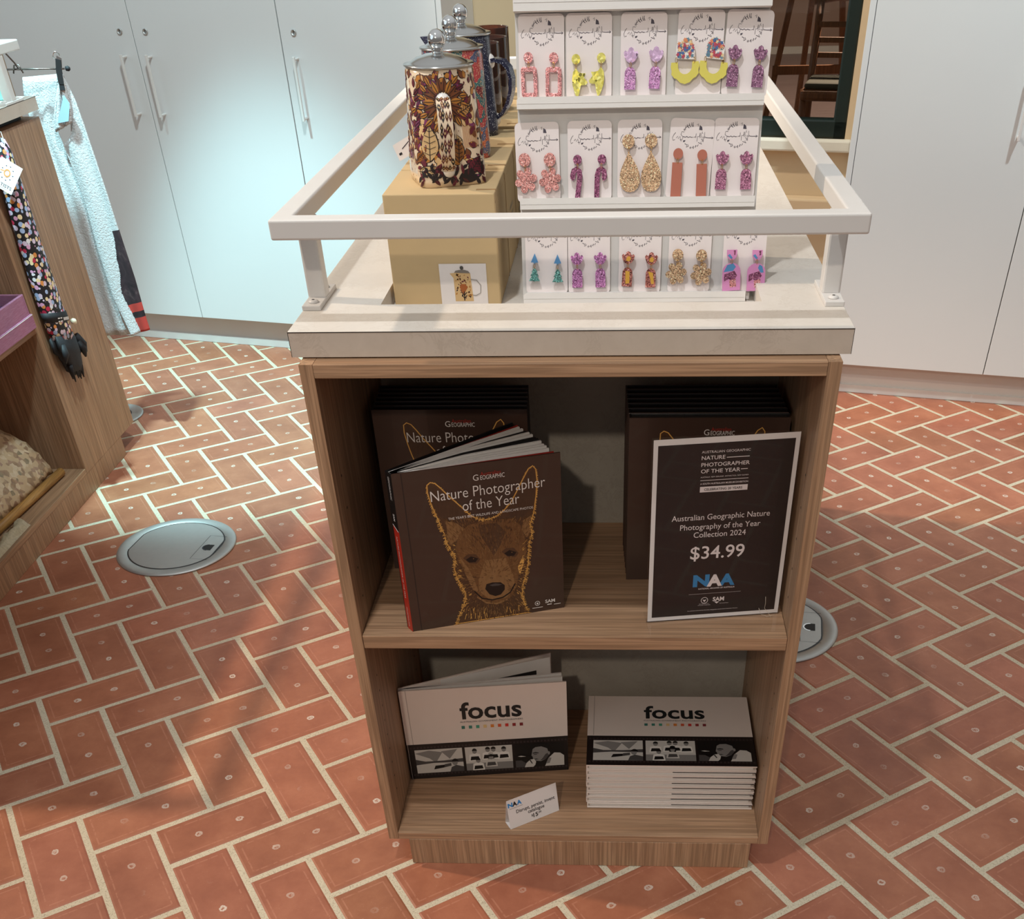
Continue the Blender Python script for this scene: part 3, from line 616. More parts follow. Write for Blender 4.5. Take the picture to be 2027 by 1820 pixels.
# ------------------------------------------------------------------ earring stand
foam = plain('white_foamboard', (226, 222, 218), .6, var=.03, bump=.15); foam_b = plain('grey_white_backboard', (206, 203, 200), .6, var=.03)
TV = Vector((0, .20337, .9791)); BO = Vector((0, .222, .943))
MS = frame(BO, (1, 0, 0), TV)                              # local z points toward the viewer
st = thing('earring_stand', 'white leaning earring display stand with three ledges of carded earrings', 'display stand', (.09, .25, ZW + .0005))
mb = MB(MS); mb.prism([(-.0725, .001), (.251, .001), (.2525, .385), (-.0725, .385)], .005, foam_b, None, None, -.005); mb.build('backboard', st)
for yb, x0, x1 in ((-.0008, -.0705, .2435), (.1165, -.0715, .2475), (.232, -.072, .2505), (.336, -.073, .2525)):
    mb = MB(MS); h = .0134 if yb < .3 else .02
    mb.prism([(x0, yb), (x1, yb + .0006), (x1, yb + h), (x0 + .004, yb + h), (x0, yb + h - .003)], .018, foam); mb.box(x0 + .001, x1 - .001, yb + h * .42, yb + h * .47, .018, .0184, foam_b)
    mb.build('ledge', st, bevel=.0012)
mb = MB(); mb.add([(-.06, .226, ZW + .001), (-.06, .36, ZW + .001), (-.06, .30, 1.3)], [(0, 1, 2)], foam); mb.add([(.24, .226, ZW + .001), (.24, .36, ZW + .001), (.24, .30, 1.3)], [(0, 1, 2)], foam); mb.build('strut', st, solid=.004)

def rr_rect(w, h, r, n=5):
    p = []
    for cx, cy, a in ((w / 2 - r, h - r, 0), (-w / 2 + r, h - r, 1), (-w / 2 + r, r, 2), (w / 2 - r, r, 3)):
        p += [(cx + r * math.cos(a * math.pi / 2 + t * math.pi / 2 / n), cy + r * math.sin(a * math.pi / 2 + t * math.pi / 2 / n)) for t in range(n + 1)]
    return p
card_m = plain('earring_card_stock', (232, 222, 220), .6, var=.015); inkc = ink((70, 64, 76), .6)
def card_mesh():
    mb = MB(); w, h = .0592, .0925; mb.prism(rr_rect(w, h, .006), .0006, card_m)
    L = lambda pts, q=.0005: mb.strip([(x / 1000, y / 1000) for x, y in pts], q, inkc, None, .0008)
    y0 = 73
    L([(-22, y0 + 3), (-24, y0 + 1), (-26, y0 - 3), (-25, y0 - 6), (-22.5, y0 - 5)]); L([(-21, y0 - 3), (-19, y0 - 1), (-18, y0 - 4), (-16, y0 - 1), (-15, y0 - 4), (-14, y0 - 7)])
    L([(-11, y0 + 4), (-14, y0 + 4.5), (-15, y0 + 1), (-12, y0 - 1.5), (-13, y0 - 5), (-16, y0 - 5)]); L([(-12, y0 - 1), (-9, y0 - 1.8), (-7, y0 - .8), (-5, y0 - 2), (-3, y0 - 1), (0, y0 - 1.7), (1, y0 - 1.2)], .0007)
    L([(2, y0 - 1.5), (5, y0 - .6), (5.2, y0 + 3), (5, y0 - 2)]); L([(7, y0 - 6), (7.2, y0), (8.5, y0 - .5), (10, y0 + .4), (10.3, y0 + 4), (10.5, y0 - 2)]); L([(11.5, y0 + 4), (12, y0 - 1.5), (13.5, y0), (14, y0 - 2), (15.2, y0 + 0), (15.5, y0 - 6), (14, y0 - 5)])
    L([(16.3, y0 + 5), (16.5, y0 - 2), (17.5, y0 + .2), (18, y0 - 1)]); L([(18, y0 - 1), (22, y0 - 1.2), (28, y0 - 1)], .0007); L([(26, y0 + .3), (28.3, y0 - 1), (26, y0 - 2.2)])
    cy = 73; R = 13.5
    P = lambda deg, r=R: (1 + r * math.cos(math.radians(deg)), cy + r * math.sin(math.radians(deg)))
    L([P(148), P(135), P(122), P(112)]); L([P(147), (-9, cy + 11.5)]); [L([P(150), (P(150)[0] + 2 * math.cos(t), P(150)[1] + 2 * math.sin(t))], .0003) for t in (0, 1, 2, 3, 4, 5)]
    for d in (128, 116, 104, 96): L([P(d), P(d - 5, R - 3)], .0008); L([P(d), P(d - 3, R + 2)], .0006)
    L([P(72), P(66, R + 2), P(62, R - 1)]); mb.flat([(x / 1000, y / 1000) for x, y in (P(58, R + 1.5), P(44, R + 2), P(30, R + .5), P(44, R - 3))], inkc, None, .0008); L([P(24), P(18, R - 1), P(14)])
    mb.flat([(x / 1000, y / 1000) for x, y in (P(204, R), P(211, R + 1), P(214, R - 1), P(209, R - 3))], inkc, None, .0008)
    L([P(222), P(236, R - 1), P(240, R + 1.5), P(248, R - 1), P(238, R - 2)], .0007); [L([P(262), (P(262)[0] + 1.6 * math.cos(t), P(262)[1] + 1.6 * math.sin(t))], .0003) for t in (0, 1, 2, 3, 4, 5)]
    L([P(272), P(280, R - 2), P(278, R + 1)], .0009); L([P(288), P(298, R - 2)], .0008); L([P(300), P(312, R - 1)], .0006); L([P(318, R - 3), P(326, R + 2), P(330, R - 1)], .0006); L([P(336), P(344, R + 1), P(346, R - 2)], .0006)
    return mb
# earring outlines, millimetres; drop hangs from (0,0)
arch = lambda w, h: [(-w / 2, -h), (w / 2, -h), (w / 2, -h * .3)] + [(w / 2 * math.cos(t), -h * .3 + h * .3 * math.sin(t)) for t in [k * math.pi / 10 for k in range(1, 10)]] + [(-w / 2, -h * .3)]
tulip = [(0, 0), (4, 2.5), (6.2, 6.5), (7.2, 11), (5.8, 13.2), (3.8, 11.8), (2.8, 13), (2.3, 15.2), (0, 16.8), (-2.3, 15.2), (-2.8, 13), (-3.8, 11.8), (-5.8, 13.2), (-7.2, 11), (-6.2, 6.5), (-4, 2.5)]
def flower(R, n=6, off=0.3): return [((R * (.52 + .48 * abs(math.cos(n * t / 2)) ** .6)) * math.sin(t + off), -R * .8 + (R * (.52 + .48 * abs(math.cos(n * t / 2)) ** .6)) * math.cos(t + off)) for t in [k * 2 * math.pi / 60 for k in range(60)]]
tear = [(0, 0)] + [(13 * math.sin(t) * (1 if True else 1), -26 + 13 * -math.cos(math.pi - t) * -1 * 1) for t in []]
tear = [(0, 0), (2.5, -4), (5.5, -9), (9, -15), (11.6, -21), (12.6, -27), (11.8, -33), (9, -38), (5, -40.8), (0, -41.6), (-5, -40.8), (-9, -38), (-11.8, -33), (-12.6, -27), (-11.6, -21), (-9, -15), (-5.5, -9), (-2.5, -4)]
def offs(line, w):
    l = []; r = []
    for i, p in enumerate(line):
        d = Vector(line[min(i + 1, len(line) - 1)]) - Vector(line[max(i - 1, 0)]); d.normalize(); l.append((p[0] - d.y * w, p[1] + d.x * w)); r.append((p[0] + d.y * w, p[1] - d.x * w))
    e = Vector(line[-1]) - Vector(line[-2]); e.normalize(); end = (line[-1][0] + e.x * w, line[-1][1] + e.y * w); s0 = Vector(line[0]) - Vector(line[1]); s0.normalize(); st = (line[0][0] + s0.x * w, line[0][1] + s0.y * w)
    return l + [end] + r[::-1] + [st]
cane = offs([(3, -36), (1.2, -22), (-.2, -10), (.8, -4), (4, -1.5), (8, -3.5), (9.6, -9), (9.4, -12)], 3.4)
cane = [(x - 3.5, y) for x, y in cane]
tree = [(0, 0), (4.2, -6), (2.6, -6), (6, -11), (3.8, -11), (8, -17.5), (1.5, -17.5), (1.5, -18), (-1.5, -18), (-1.5, -17.5), (-8, -17.5), (-3.8, -11), (-6, -11), (-2.6, -6), (-4.2, -6)]
tree_s = [(0, 14), (5.2, 2.6), (1.2, 2.6), (1.2, 0), (-1.2, 0), (-1.2, 2.6), (-5.2, 2.6)]
scal = [(-14, 0), (-7.4, 0)] + [(7.4 * math.cos(t), -3 - 8.4 * math.sin(t)) for t in [math.pi - k * math.pi / 10 for k in range(1, 10)]] + [(7.4, 0), (14, 0), (14.6, -4), (13.6, -8), (14, -11), (11, -14.5), (8.4, -15.6), (5, -19), (0, -20.6), (-5, -19), (-8.4, -15.6), (-11, -14.5), (-14, -11), (-13.6, -8), (-14.6, -4)]
bird = [(0, 0), (3.4, -4), (4.4, -10), (4, -16), (1, -24), (-1.6, -28), (-4, -22), (-5.4, -16), (-11.5, -15.5), (-13, -13.2), (-9, -9), (-11, -5.2), (-6.5, -5), (-3, -4)]
halfm = [(-7, 13), (7, 13), (7, 8)] + [(7 * math.cos(t), 7.5 - 7.5 * math.sin(t)) for t in [k * math.pi / 10 for k in range(1, 10)]] + [(-7, 8)]
C = lambda r: [(x, y + r) for x, y in circ(r, 28)]
pink = glitter('pink_glitter', (214, 128, 128)); lilac = glitter('lilac_glitter', (196, 126, 192)); plum = glitter('plum_glitter', (128, 72, 112)); lilac_pale = glitter('pale_lilac_resin', (206, 168, 212), .8, 1.2, 300)
rose = glitter('rose_glitter', (216, 134, 126)); wine = glitter('wine_glitter', (128, 46, 92)); gold_g = glitter('gold_glitter', (206, 162, 116)); mauve = glitter('mauve_glitter', (160, 84, 122)); yellow_r = glitter('yellow_resin', (216, 208, 76), .75, 1.3, 300)
terra = plain('terracotta_clay', (178, 106, 86), .6); lemon = plain('lemon_clay', (216, 204, 92), .5); blue = plain('blue_acrylic', (86, 140, 188), .4); teal = glitter('teal_glitter', (70, 150, 142)); orchid = glitter('orchid_glitter', (184, 102, 172))
mustard = glitter('rainbow_glitter', (172, 84, 70), .3, 1.8, 700); must_f = plain('mustard_fill', (222, 168, 66), .4); pinkb = plain('pink_resin', (214, 142, 190), .3); floral_w = plain('white_clay', (232, 226, 220), .5)
sc_ = lambda p, a, b=None: [(x * a, y * (b or a)) for x, y in p]
T13 = sc_(tulip, 1.25, 1.0); AR = arch(14.2, 24.5)
KIN = dict(frame=(C(6), 'FRAME', pink, pink), bird=(C(5.6), sc_(bird, 1.15, 1.2), yellow_r, yellow_r), bud=(sc_(tulip, 1.3, 1.05), AR, lilac_pale, lilac), floral=(None, sc_(scal, 1.26, 1.15), floral_w, lemon), plumt=(T13, AR, plum, plum),
    flower=(C(8), flower(15.5), rose, rose), cane=(C(5.8), cane, wine, wine), tear=(C(8.2), sc_(tear, 1.1, 1.14), gold_g, gold_g), bar=(C(6.5), [(-6.8, 0), (6.8, 0), (6.8, -43), (-6.8, -43)], terra, terra), mauvet=(T13, AR, mauve, mauve),
    tree=(tree_s, tree, blue, teal), orch=(T13, AR, orchid, orchid), must=(T13, AR, mustard, mustard), goldf=(C(7.6), flower(15), gold_g, gold_g), moon=(halfm, sc_(arch(25, 35), 1), pinkb, pinkb))
CARDS = [  # centre x, bottom y on the board, tilt degrees, kind, second earring tilt, stud height, label
 (-.0393, .2445, -.4, 'frame', 40, 'earring card with pink glitter open-rectangle drops, upper ledge far left'), (.0226, .2445, 0, 'bird', 39, 'earring card with yellow resin leaf-shaped drops, upper ledge'), (.0932, .2440, 0, 'bud', 39, 'earring card with lilac flower-bud and arch drops, upper ledge'),
 (.1645, .2455, -1.2, 'floral', 42, 'earring card with floral arches above yellow scalloped hoops, upper ledge'), (.2245, .2445, -2.5, 'plumt', 39, 'earring card with dull purple tulip drops, upper ledge far right'),
 (-.0460, .1275, 1.0, 'flower', 42, 'earring card with pink glitter flower drops, middle ledge far left'), (.0238, .1285, .3, 'cane', 42.5, 'earring card with dark purple candy-cane drops, middle ledge'), (.0910, .1290, .3, 'tear', 61, 'earring card with large gold glitter teardrops, middle ledge centre'),
 (.1560, .1290, -3.2, 'bar', 45.5, 'earring card with plain terracotta bar drops, tilted on middle ledge'), (.2175, .1290, -.8, 'mauvet', 39, 'earring card with mauve pink tulip drops, middle ledge far right'),
 (-.0376, .0125, 0, 'tree', 38, 'earring card with blue and teal tree drops, bottom ledge far left'), (.0228, .0125, .4, 'orch', 37, 'earring card with orchid purple tulip drops, bottom ledge'), (.0938, .0125, -.4, 'must', 37, 'earring card with orange and mustard tulip drops, bottom ledge centre'),
 (.1634, .0125, -.4, 'goldf', 41, 'earring card with gold glitter flower drops, bottom ledge'), (.2395, .0135, -.3, 'moon', 41, 'earring card with pink and blue half-moon drops, bottom ledge far right')]
card_src = None
rng = random.Random(21)
for cx, yb, tilt, kind, sh, label in CARDS:
    loc = MS @ Vector((cx, yb, .0030)); root = thing('earring_card', label, 'earring card', tuple(loc), 0, 'carded earrings on the white stand')
    MK = MS @ T(cx, yb - .002, .0030) @ RZ(math.radians(tilt)); ROOTM[root.name] = MK; root.matrix_world = MK
    if card_src is None:
        mb = card_mesh(); mb.M = Matrix(); mb.v = [tuple(MK @ Vector(p)) for p in mb.v]; card_src = mb.build('card', root)
    else: c = card_src.copy(); COL.objects.link(c); c.parent = root
    stud, drop, m1, m2 = KIN[kind]
    dx = dict(tear=.0150, moon=.0175, floral=.0187, flower=.0168, goldf=.0168).get(kind, .0163); off0 = 0 if kind in ('tear', 'moon', 'floral') else -.0005
    for s in (-1, 1):
        z0 = .0042; mm = lambda p: [(x / 1000 * (s if kind in ('cane', 'bird') else 1), y / 1000) for x, y in p]
        base = MK @ T(off0 + s * dx, sh / 1000 - rng.uniform(0, .0016), z0) @ RZ(rng.uniform(-.05, .05) - (.16 * (s > 0) if kind == 'cane' else 0))
        mb = MB(base)
        if kind == 'floral':
            a = [(-12, 0), (12, -1.0), (12, 11)] + [(12 * math.cos(t), 11 + 12 * math.sin(t)) for t in [k * math.pi / 10 for k in range(1, 10)]] + [(-12, 11)]; mb.prism(mm(a), .0028, m1); r2 = random.Random(8 + s)
            for k in range(80):
                x, y = r2.uniform(-9.6, 9.6), r2.uniform(1.5, 21)
                if (x / 9.7) ** 2 + (max(0, y - 11) / 9.5) ** 2 > 1: continue
                mb.flat(mm([(x + q * math.cos(t), y + q * math.sin(t)) for q, t in zip([2.7, 1.4] * 5, [i * math.pi / 5 + k for i in range(10)])]), ink(r2.choice([(176, 58, 82), (60, 100, 156), (222, 138, 92), (190, 70, 84), (92, 130, 150), (228, 200, 150)])), None, .00285 + k * .00001)
        else: mb.prism(mm(stud), .0028, m1)
        if kind == 'moon': mb.flat(mm([(-6, 6), (-1, 1.5), (1, 3), (-3, 8)]), blue, None, .0029); mb.flat(mm([(2, 12), (5, 12.4), (5, 7), (3, 6)]), wine, None, .0029)
        if kind == 'must': mb.flat(mm([(-3, 5), (2, 4), (4, 8), (1, 11), (-2, 9)]), must_f, None, .0029)
        e = mb.build('earring', root, bevel=.0006, root=root)
        mb = MB(base)
        for lx in ((-11.5, 11.5) if kind == 'floral' else (0,)): mb.tube([((lx + 1.1 * math.sin(t)) / 1000, (-1.6 + 3.0 * math.cos(t)) / 1000, .0030 + .0006 * math.sin(t)) for t in [k * math.pi / 5 for k in range(10)]], .00035, gold, n=5, closed=True)
        mb.build('link', e)
        mb = MB(base @ T(0, -.0035, 0) @ RZ(rng.uniform(-.04, .04)))
        if drop == 'FRAME':
            o = [(x, y - 33.5) for x, y in [(p[0] * 1000, p[1] * 1000) for p in rr_rect(.0210, .0335, .004)]]; i = [(x, y - 28.3) for x, y in [(p[0] * 1000, p[1] * 1000) for p in rr_rect(.0110, .0225, .0008)]]
            mb.band(mm(o), mm(i), .003, m2)
        else: mb.prism(mm(drop), .003, m2)
        if kind == 'moon': mb.flat(mm([(-11, -11), (2, -10), (6, -5), (2, -.4), (-6, -2.4)] if s < 0 else [(2, -6), (4, -1.6), (8, -4), (10.3, -12), (6, -12)]), blue, None, .0031); mb.flat(mm([(-10.3, -14), (4, -10), (8, -16), (2, -24), (-4, -20), (-10.3, -23)]), wine, None, .00312); mb.flat(mm([(-3, -22), (6, -20), (7, -30), (-2, -31)]), pink, None, .00314)
        if kind == 'must': mb.flat(mm([(-3, -4.5), (3, -5), (3.6, -20), (-2, -21)] if s < 0 else [(-4, -4), (3, -6), (5, -20), (1, -20), (-1, -12)]), must_f, None, .0031)
        mb.build('drop', e, bevel=.0007, root=root)

# ------------------------------------------------------------------ books
def quad_uv(c):                                            # picture pixels -> 0..1 across the cover, c = TL, TR, BL, BR
    def f(p):
        u, v = .5, .5
        for _ in range(12):
            def P(u, v): return Vector(c[2]) * (1 - u) * (1 - v) + Vector(c[3]) * u * (1 - v) + Vector(c[0]) * (1 - u) * v + Vector(c[1]) * u * v
            e = Vector(p) - P(u, v); a = (P(u + .01, v) - P(u, v)) / .01; b = (P(u, v + .01) - P(u, v)) / .01; d = a.x * b.y - a.y * b.x
            u += (e.x * b.y - e.y * b.x) / d; v += (a.x * e.y - a.y * e.x) / d
        return u, v
    return f
cover_brown = plain('brown_book_cover', (64, 46, 38), .3, var=.12, scale=9, coat=.25); black_board = plain('black_book_board', (18, 16, 16), .4); red_end = plain('red_endpaper', (150, 34, 26), .5)
def fur_mat(name, a, b, sc=(130, 130, 25)):
    t = NT(name); n = t.noise(t.coord(sc), 3, 5, .7); t.base(t.mix(n.outputs[0], lin(a), lin(b))); t.set(.35, coat=.2); return t.m
fur = fur_mat('printed_fur', (78, 50, 28), (132, 90, 52)); fur_l = fur_mat('printed_pale_fur', (112, 78, 46), (150, 110, 70)); rim = fur_mat('printed_gold_rim', (196, 132, 58), (232, 184, 104)); ear_in = fur_mat('printed_ear', (52, 34, 24), (84, 58, 40)); fur_d = fur_mat('printed_dark_fur', (66, 44, 30), (88, 58, 36))
DQ = quad_uv([(262, 690), (1388, 560), (400, 1723), (1405, 1565)])
def cover_art(mb, M, w, h, detail=False):
    D = lambda pts: [(DQ(p)[0] * w, max(.0008, min(DQ(p)[1] * h, h - .0008))) for p in pts]
    z = .0003
    sil = [(515, 733), (490, 752), (493, 800), (515, 865), (540, 925), (565, 975), (580, 1020), (600, 1055), (612, 1110), (645, 1165), (672, 1215), (662, 1275), (680, 1345), (712, 1405), (738, 1455), (738, 1500), (715, 1570), (676, 1690), (900, 1660), (1172, 1602), (1145, 1550), (1122, 1480), (1128, 1400), (1150, 1330), (1165, 1255), (1170, 1180), (1172, 1120), (1194, 1050), (1180, 1000), (1206, 920), (1222, 820), (1230, 720), (1222, 655), (1198, 634), (1165, 655), (1125, 720), (1085, 790), (1045, 858), (1000, 903), (950, 942), (890, 962), (840, 962), (785, 940), (740, 900), (695, 862), (640, 818), (590, 772), (550, 740)]
    mb.flat(D(sil), rim, M, z); mb.flat(shrink(D(sil), .0016), fur_d, M, z + .0001)
    mb.flat(D([(520, 752), (505, 775), (520, 850), (560, 930), (620, 975), (720, 985), (770, 960), (725, 905), (640, 835), (560, 770)]), ear_in, M, z + .0002); mb.flat(D([(1200, 660), (1160, 690), (1090, 810), (1030, 890), (1040, 950), (1110, 960), (1185, 900), (1212, 800), (1215, 700)]), ear_in, M, z + .0002)
    mb.flat(D([(610, 960), (690, 990), (740, 1030), (690, 1090), (640, 1130), (618, 1080), (622, 1030)]), fur_l, M, z + .0002); mb.flat(D([(1185, 940), (1130, 970), (1120, 1030), (1150, 1080), (1185, 1050), (1172, 1000)]), fur_l, M, z + .0002)
    head = [(700, 1060), (760, 1000), (850, 975), (950, 965), (1050, 960), (1110, 1000), (1140, 1080), (1150, 1180), (1125, 1270), (1095, 1330), (1085, 1410), (1050, 1480), (990, 1520), (920, 1530), (850, 1500), (800, 1450), (775, 1380), (740, 1310), (700, 1240), (675, 1150)]
    mb.flat(D(head), fur, M, z + .0003); mb.flat(D([(830, 1000), (950, 985), (1010, 1040), (980, 1120), (930, 1200), (880, 1120), (840, 1060)]), fur_d, M, z + .0004)
    mb.flat(D([(700, 1200), (760, 1280), (800, 1360), (830, 1450), (790, 1430), (740, 1320)]), fur_l, M, z + .0004); mb.flat(D([(870, 1230), (1010, 1215), (1060, 1330), (1075, 1420), (1010, 1490), (900, 1500), (830, 1440), (830, 1360)]), fur_l, M, z + .0004)
    mb.flat(D([(1090, 1280), (1125, 1200), (1135, 1240), (1105, 1330)]), rim, M, z + .0005)
    ey = plain('printed_dark_eye', (26, 18, 16), .3)
    for cx, cy in ((788, 1222), (1045, 1182)):
        mb.flat(D([(cx - 62, cy - 8), (cx - 30, cy - 34), (cx + 20, cy - 34), (cx + 52, cy), (cx + 30, cy + 28), (cx - 20, cy + 26)]), fur_d, M, z + .0005); mb.flat(D([(cx - 44, cy + 2), (cx - 10, cy - 20), (cx + 38, cy - 6), (cx + 20, cy + 18), (cx - 22, cy + 20)]), ey, M, z + .0006)
        mb.flat(D([(cx + 2, cy - 6), (cx + 10, cy - 8), (cx + 8, cy)]), fur_l, M, z + .0007)
    mb.flat(D([(872, 1425), (880, 1392), (920, 1380), (975, 1380), (1002, 1400), (1002, 1430), (975, 1465), (940, 1476), (900, 1462)]), ey, M, z + .0006); mb.flat(D([(900, 1398), (940, 1386), (985, 1394), (960, 1402), (920, 1406)]), ink((70, 62, 60)), M, z + .0007)
    mb.strip(D([(800, 1440), (850, 1490), (920, 1502), (990, 1485), (1040, 1450), (1072, 1390)]), .0022, ey, M, z + .0006); mb.strip(D([(820, 1480), (880, 1522), (950, 1530), (1020, 1500)]), .003, fur_l, M, z + .0005)
    rr = random.Random(2)
    for k in range(60):
        x = rr.uniform(740, 1110); y = rr.uniform(1540, 1620); mb.strip(D([(x, y), (x + rr.uniform(-12, 12), y + 40)]), .0008, rr.choice([rim, fur_d, fur_l]), M, z + .0006)
    if detail:
        def inside(p, poly):
            c = False
            for (x1, y1), (x2, y2) in zip(poly, poly[1:] + poly[:1]):
                if (y1 > p[1]) != (y2 > p[1]) and p[0] < (x2 - x1) * (p[1] - y1) / (y2 - y1) + x1: c = not c
            return c
        for k in range(len(sil)):                         # golden backlit fringe
            a, b = Vector(sil[k]), Vector(sil[(k + 1) % len(sil)])
            if a.y > 1590 and b.y > 1590: continue
            d = (b - a); nrm = Vector((d.y, -d.x)).normalized()
            for q in range(int(d.length / 5)):
                p = a + d * rr.random(); l = rr.uniform(5, 15) if p.y > 900 else rr.uniform(3, 7); e = p - nrm * l + Vector((0, rr.uniform(0, 10))); f_ = p + nrm * rr.uniform(4, 16) * (1 if p.y > 900 else .5)
                mb.strip(D([f_, e]), .0007, rim, M, z + .0006)
        for k in range(2400):
            p = (rr.uniform(600, 1190), rr.uniform(960, 1600))
            if not inside(p, sil): continue
            d = Vector((p[0] - 935, p[1] - 1330)); d = d.normalized() if d.length > 1 else Vector((0, 1)); d += Vector((rr.uniform(-.3, .3), rr.uniform(-.3, .3)))
            if abs(p[0] - 788) < 60 and abs(p[1] - 1222) < 34 or abs(p[0] - 1045) < 60 and abs(p[1] - 1182) < 34 or (p[0] - 938) ** 2 + (p[1] - 1428) ** 2 < 80 ** 2: continue
            top = p[1] < 1150 and abs(p[0] - 920) < 130; edge = not inside((p[0] + (50 if p[0] > 935 else -50), p[1]), sil)
            m = rr.choice([fur_l, rim, fur] if edge and p[1] > 1100 else [fur_d, fur_d, fur] if top else [fur, fur, fur_l] if p[1] < 1330 else [fur, fur_l, fur_d])
            mb.strip(D([p, Vector(p) + d * rr.uniform(9, 22)]), .0007, m, M, z + .00055)
    wht = ink((222, 212, 206)); tx = z + .0009
    mb.text('Australian', .0085, ink((160, 44, 34)), M @ T(w * .575, h * .928, 0), 'C', 0, tx, width=.030)
    mb.text('G', .013, wht, M @ T(w * .485, h * .905, 0), 'C', 0, tx); mb.text('EOGRAPHIC', .0098, wht, M @ T(w * .585, h * .905, 0), 'C', 0, tx, width=.036)
    mb.text('Nature Photographer', .0235, wht, M @ T(w * .555, h * .815, 0), 'C', -.006, tx, width=w * .69); mb.text('of the Year', .0235, wht, M @ T(w * .565, h * .735, 0), 'C', -.006, tx, width=w * .345)
    mb.text('THE YEAR\u2019S BEST WILDLIFE AND LANDSCAPE PHOTOS', .0055, wht, M @ T(w * .56, h * .692, 0), 'C', 0, tx, width=w * .52)
    mb.band([(x, y) for x, y in circ(.0042, 20, w * .82, h * .062)], [(x, y) for x, y in circ(.0034, 20, w * .82, h * .062)], .0001, wht, M, tx); mb.flat(circ(.0018, 5, w * .82, h * .061), wht, M, tx); mb.rect(w * .785, w * .855, h * .030, h * .034, wht, M, tx)
    mb.text('SAM', .0085, wht, M @ T(w * .905, h * .055, 0), 'C', .02, tx, width=.016); mb.rect(w * .885, w * .915, h * .040, h * .046, wht, M, tx); mb.rect(w * .93, w * .975, h * .036, h * .040, wht, M, tx)
BW, BH, SH = .241, .262, .5137
def big_book_stack(x0, y0, n, h, step, side, art_cut):
    src = None
    ords = ['frontmost', 'second from the front', 'third from the front', 'fourth from the front', 'fifth from the front', 'sixth from the front', 'rearmost']
    for k in range(n):
        loc = (x0 + .0009 * k * (1 if side == 'right' else -1), y0 + k * step, SH + .0003); label = 'dark photography annual, %s in the upper-shelf row %s' % (ords[k], side)
        root = thing('photo_book', label, 'book', loc, 0, 'photography annuals on the upper shelf')
        if k == 0 or src is None:
            t = step - .0012; MK = T(*loc)
            if k == 0:
                mb = MB(MK); mb.box(0, BW, 0, .0028, 0, h, cover_brown); cover_art(mb, frame((0, 0, 0), (1, 0, 0), (0, 0, 1)) , BW, h)
                mb.build('front_cover', root); 
            else: mb = MB(MK); mb.box(0, BW, 0, .0028, 0, h, cover_brown); mb.build('front_cover', root, bevel=.0006)
            mb = MB(MK); mb.box(0, BW, t - .0028, t, 0, h, black_board); mb.box(0, .0028, .0026, t - .0026, 0, h, black_board); mb.build('back_cover', root, bevel=.0006)
            mb = MB(MK); mb.box(.003, BW - .004, .003, t - .003, .004, h - .003, plain('dark_printed_page_edges', (34, 31, 30), .6)); mb.build('page_block', root)
            if k == 1: src = root
        else:
            for ch in src.children: c = ch.copy(); COL.objects.link(c); c.parent = root
big_book_stack(-.3147, .2085, 6, .2765, .0172, 'at left', False)
big_book_stack(.0832, .174, 7, .2765, .0192, 'at right', False)
# the open copy
A0 = Vector((-.2526, .0137, SH)); B0 = Vector((-.0172, .0865, SH)); e1 = (B0 - A0).normalized(); S0 = Vector((-.2617, .0249, SH)); F0 = Vector((-.0945, .1954, SH)); e2 = (F0 - S0).normalized()
bk = thing('photo_book', 'open dingo-cover photography book standing fanned on the upper shelf at left', 'book', tuple(A0), 0)
MF = frame(A0, e1, (0, 0, 1)); mb = MB(MF); wF = (B0 - A0).length; mb.box(0, wF, 0, BH, -.0028, 0, cover_brown); mb.rect(.013, .0145, .0, BH, ink((44, 31, 26)), None, .0002); cover_art(mb, Matrix(), wF, BH, True); mb.build('front_cover', bk)
mb = MB(); nx = Vector((e2.y, -e2.x, 0)); MBk = frame(S0, e2, (0, 0, 1)); mb.box(0, .238, 0, BH, -.0028, 0, black_board, MBk); mb.build('back_cover', bk)
ms = frame(S0 + Vector((-.0006, -.0004, 0)), A0 - S0, (0, 0, 1)); ws = (A0 - S0).length; mb = MB(ms); mb.prism([(0, BH * .69), (ws, BH * .66), (ws, BH), (0, BH)], .0022, black_board, None, None, -.0022); mb.prism([(0, 0), (ws, 0), (ws, BH * .66), (0, BH * .69)], .0022, plain('red_spine', (176, 44, 30), .35), None, None, -.0022)
mb.strip([(0, BH * .69), (ws, BH * .66)], .0016, paper, None, .0003); rot = Matrix.Rotation(-math.pi / 2, 4, 'Z')
mb.text('NATURE PHOTOGRAPHER OF THE YEAR', .0052, ink((226, 200, 190)), T(ws * .36, BH * .62, 0) @ rot, 'L', 0, .0004, width=.105); mb.text('COLLECTION 2024', .004, ink((226, 200, 190)), T(ws * .38, BH * .16, 0) @ rot, 'L', 0, .0004, width=.035)
mb.text('GEOGRAPHIC', .006, ink((216, 210, 206)), T(ws * .36, BH * .98, 0) @ rot, 'L', 0, .0004, width=.036); mb.text('SAM', .006, ink((216, 210, 206)), T(ws * .36, BH * .76, 0) @ rot, 'L', .02, .0004); mb.build('spine', bk)
pg = plain('white_page', (214, 208, 202), .6); pgd = plain('dark_printed_page', (26, 24, 24), .5)
ang1 = math.atan2(e1.y, e1.x); ang2 = math.atan2(e2.y, e2.x); sp = (A0 + S0) / 2
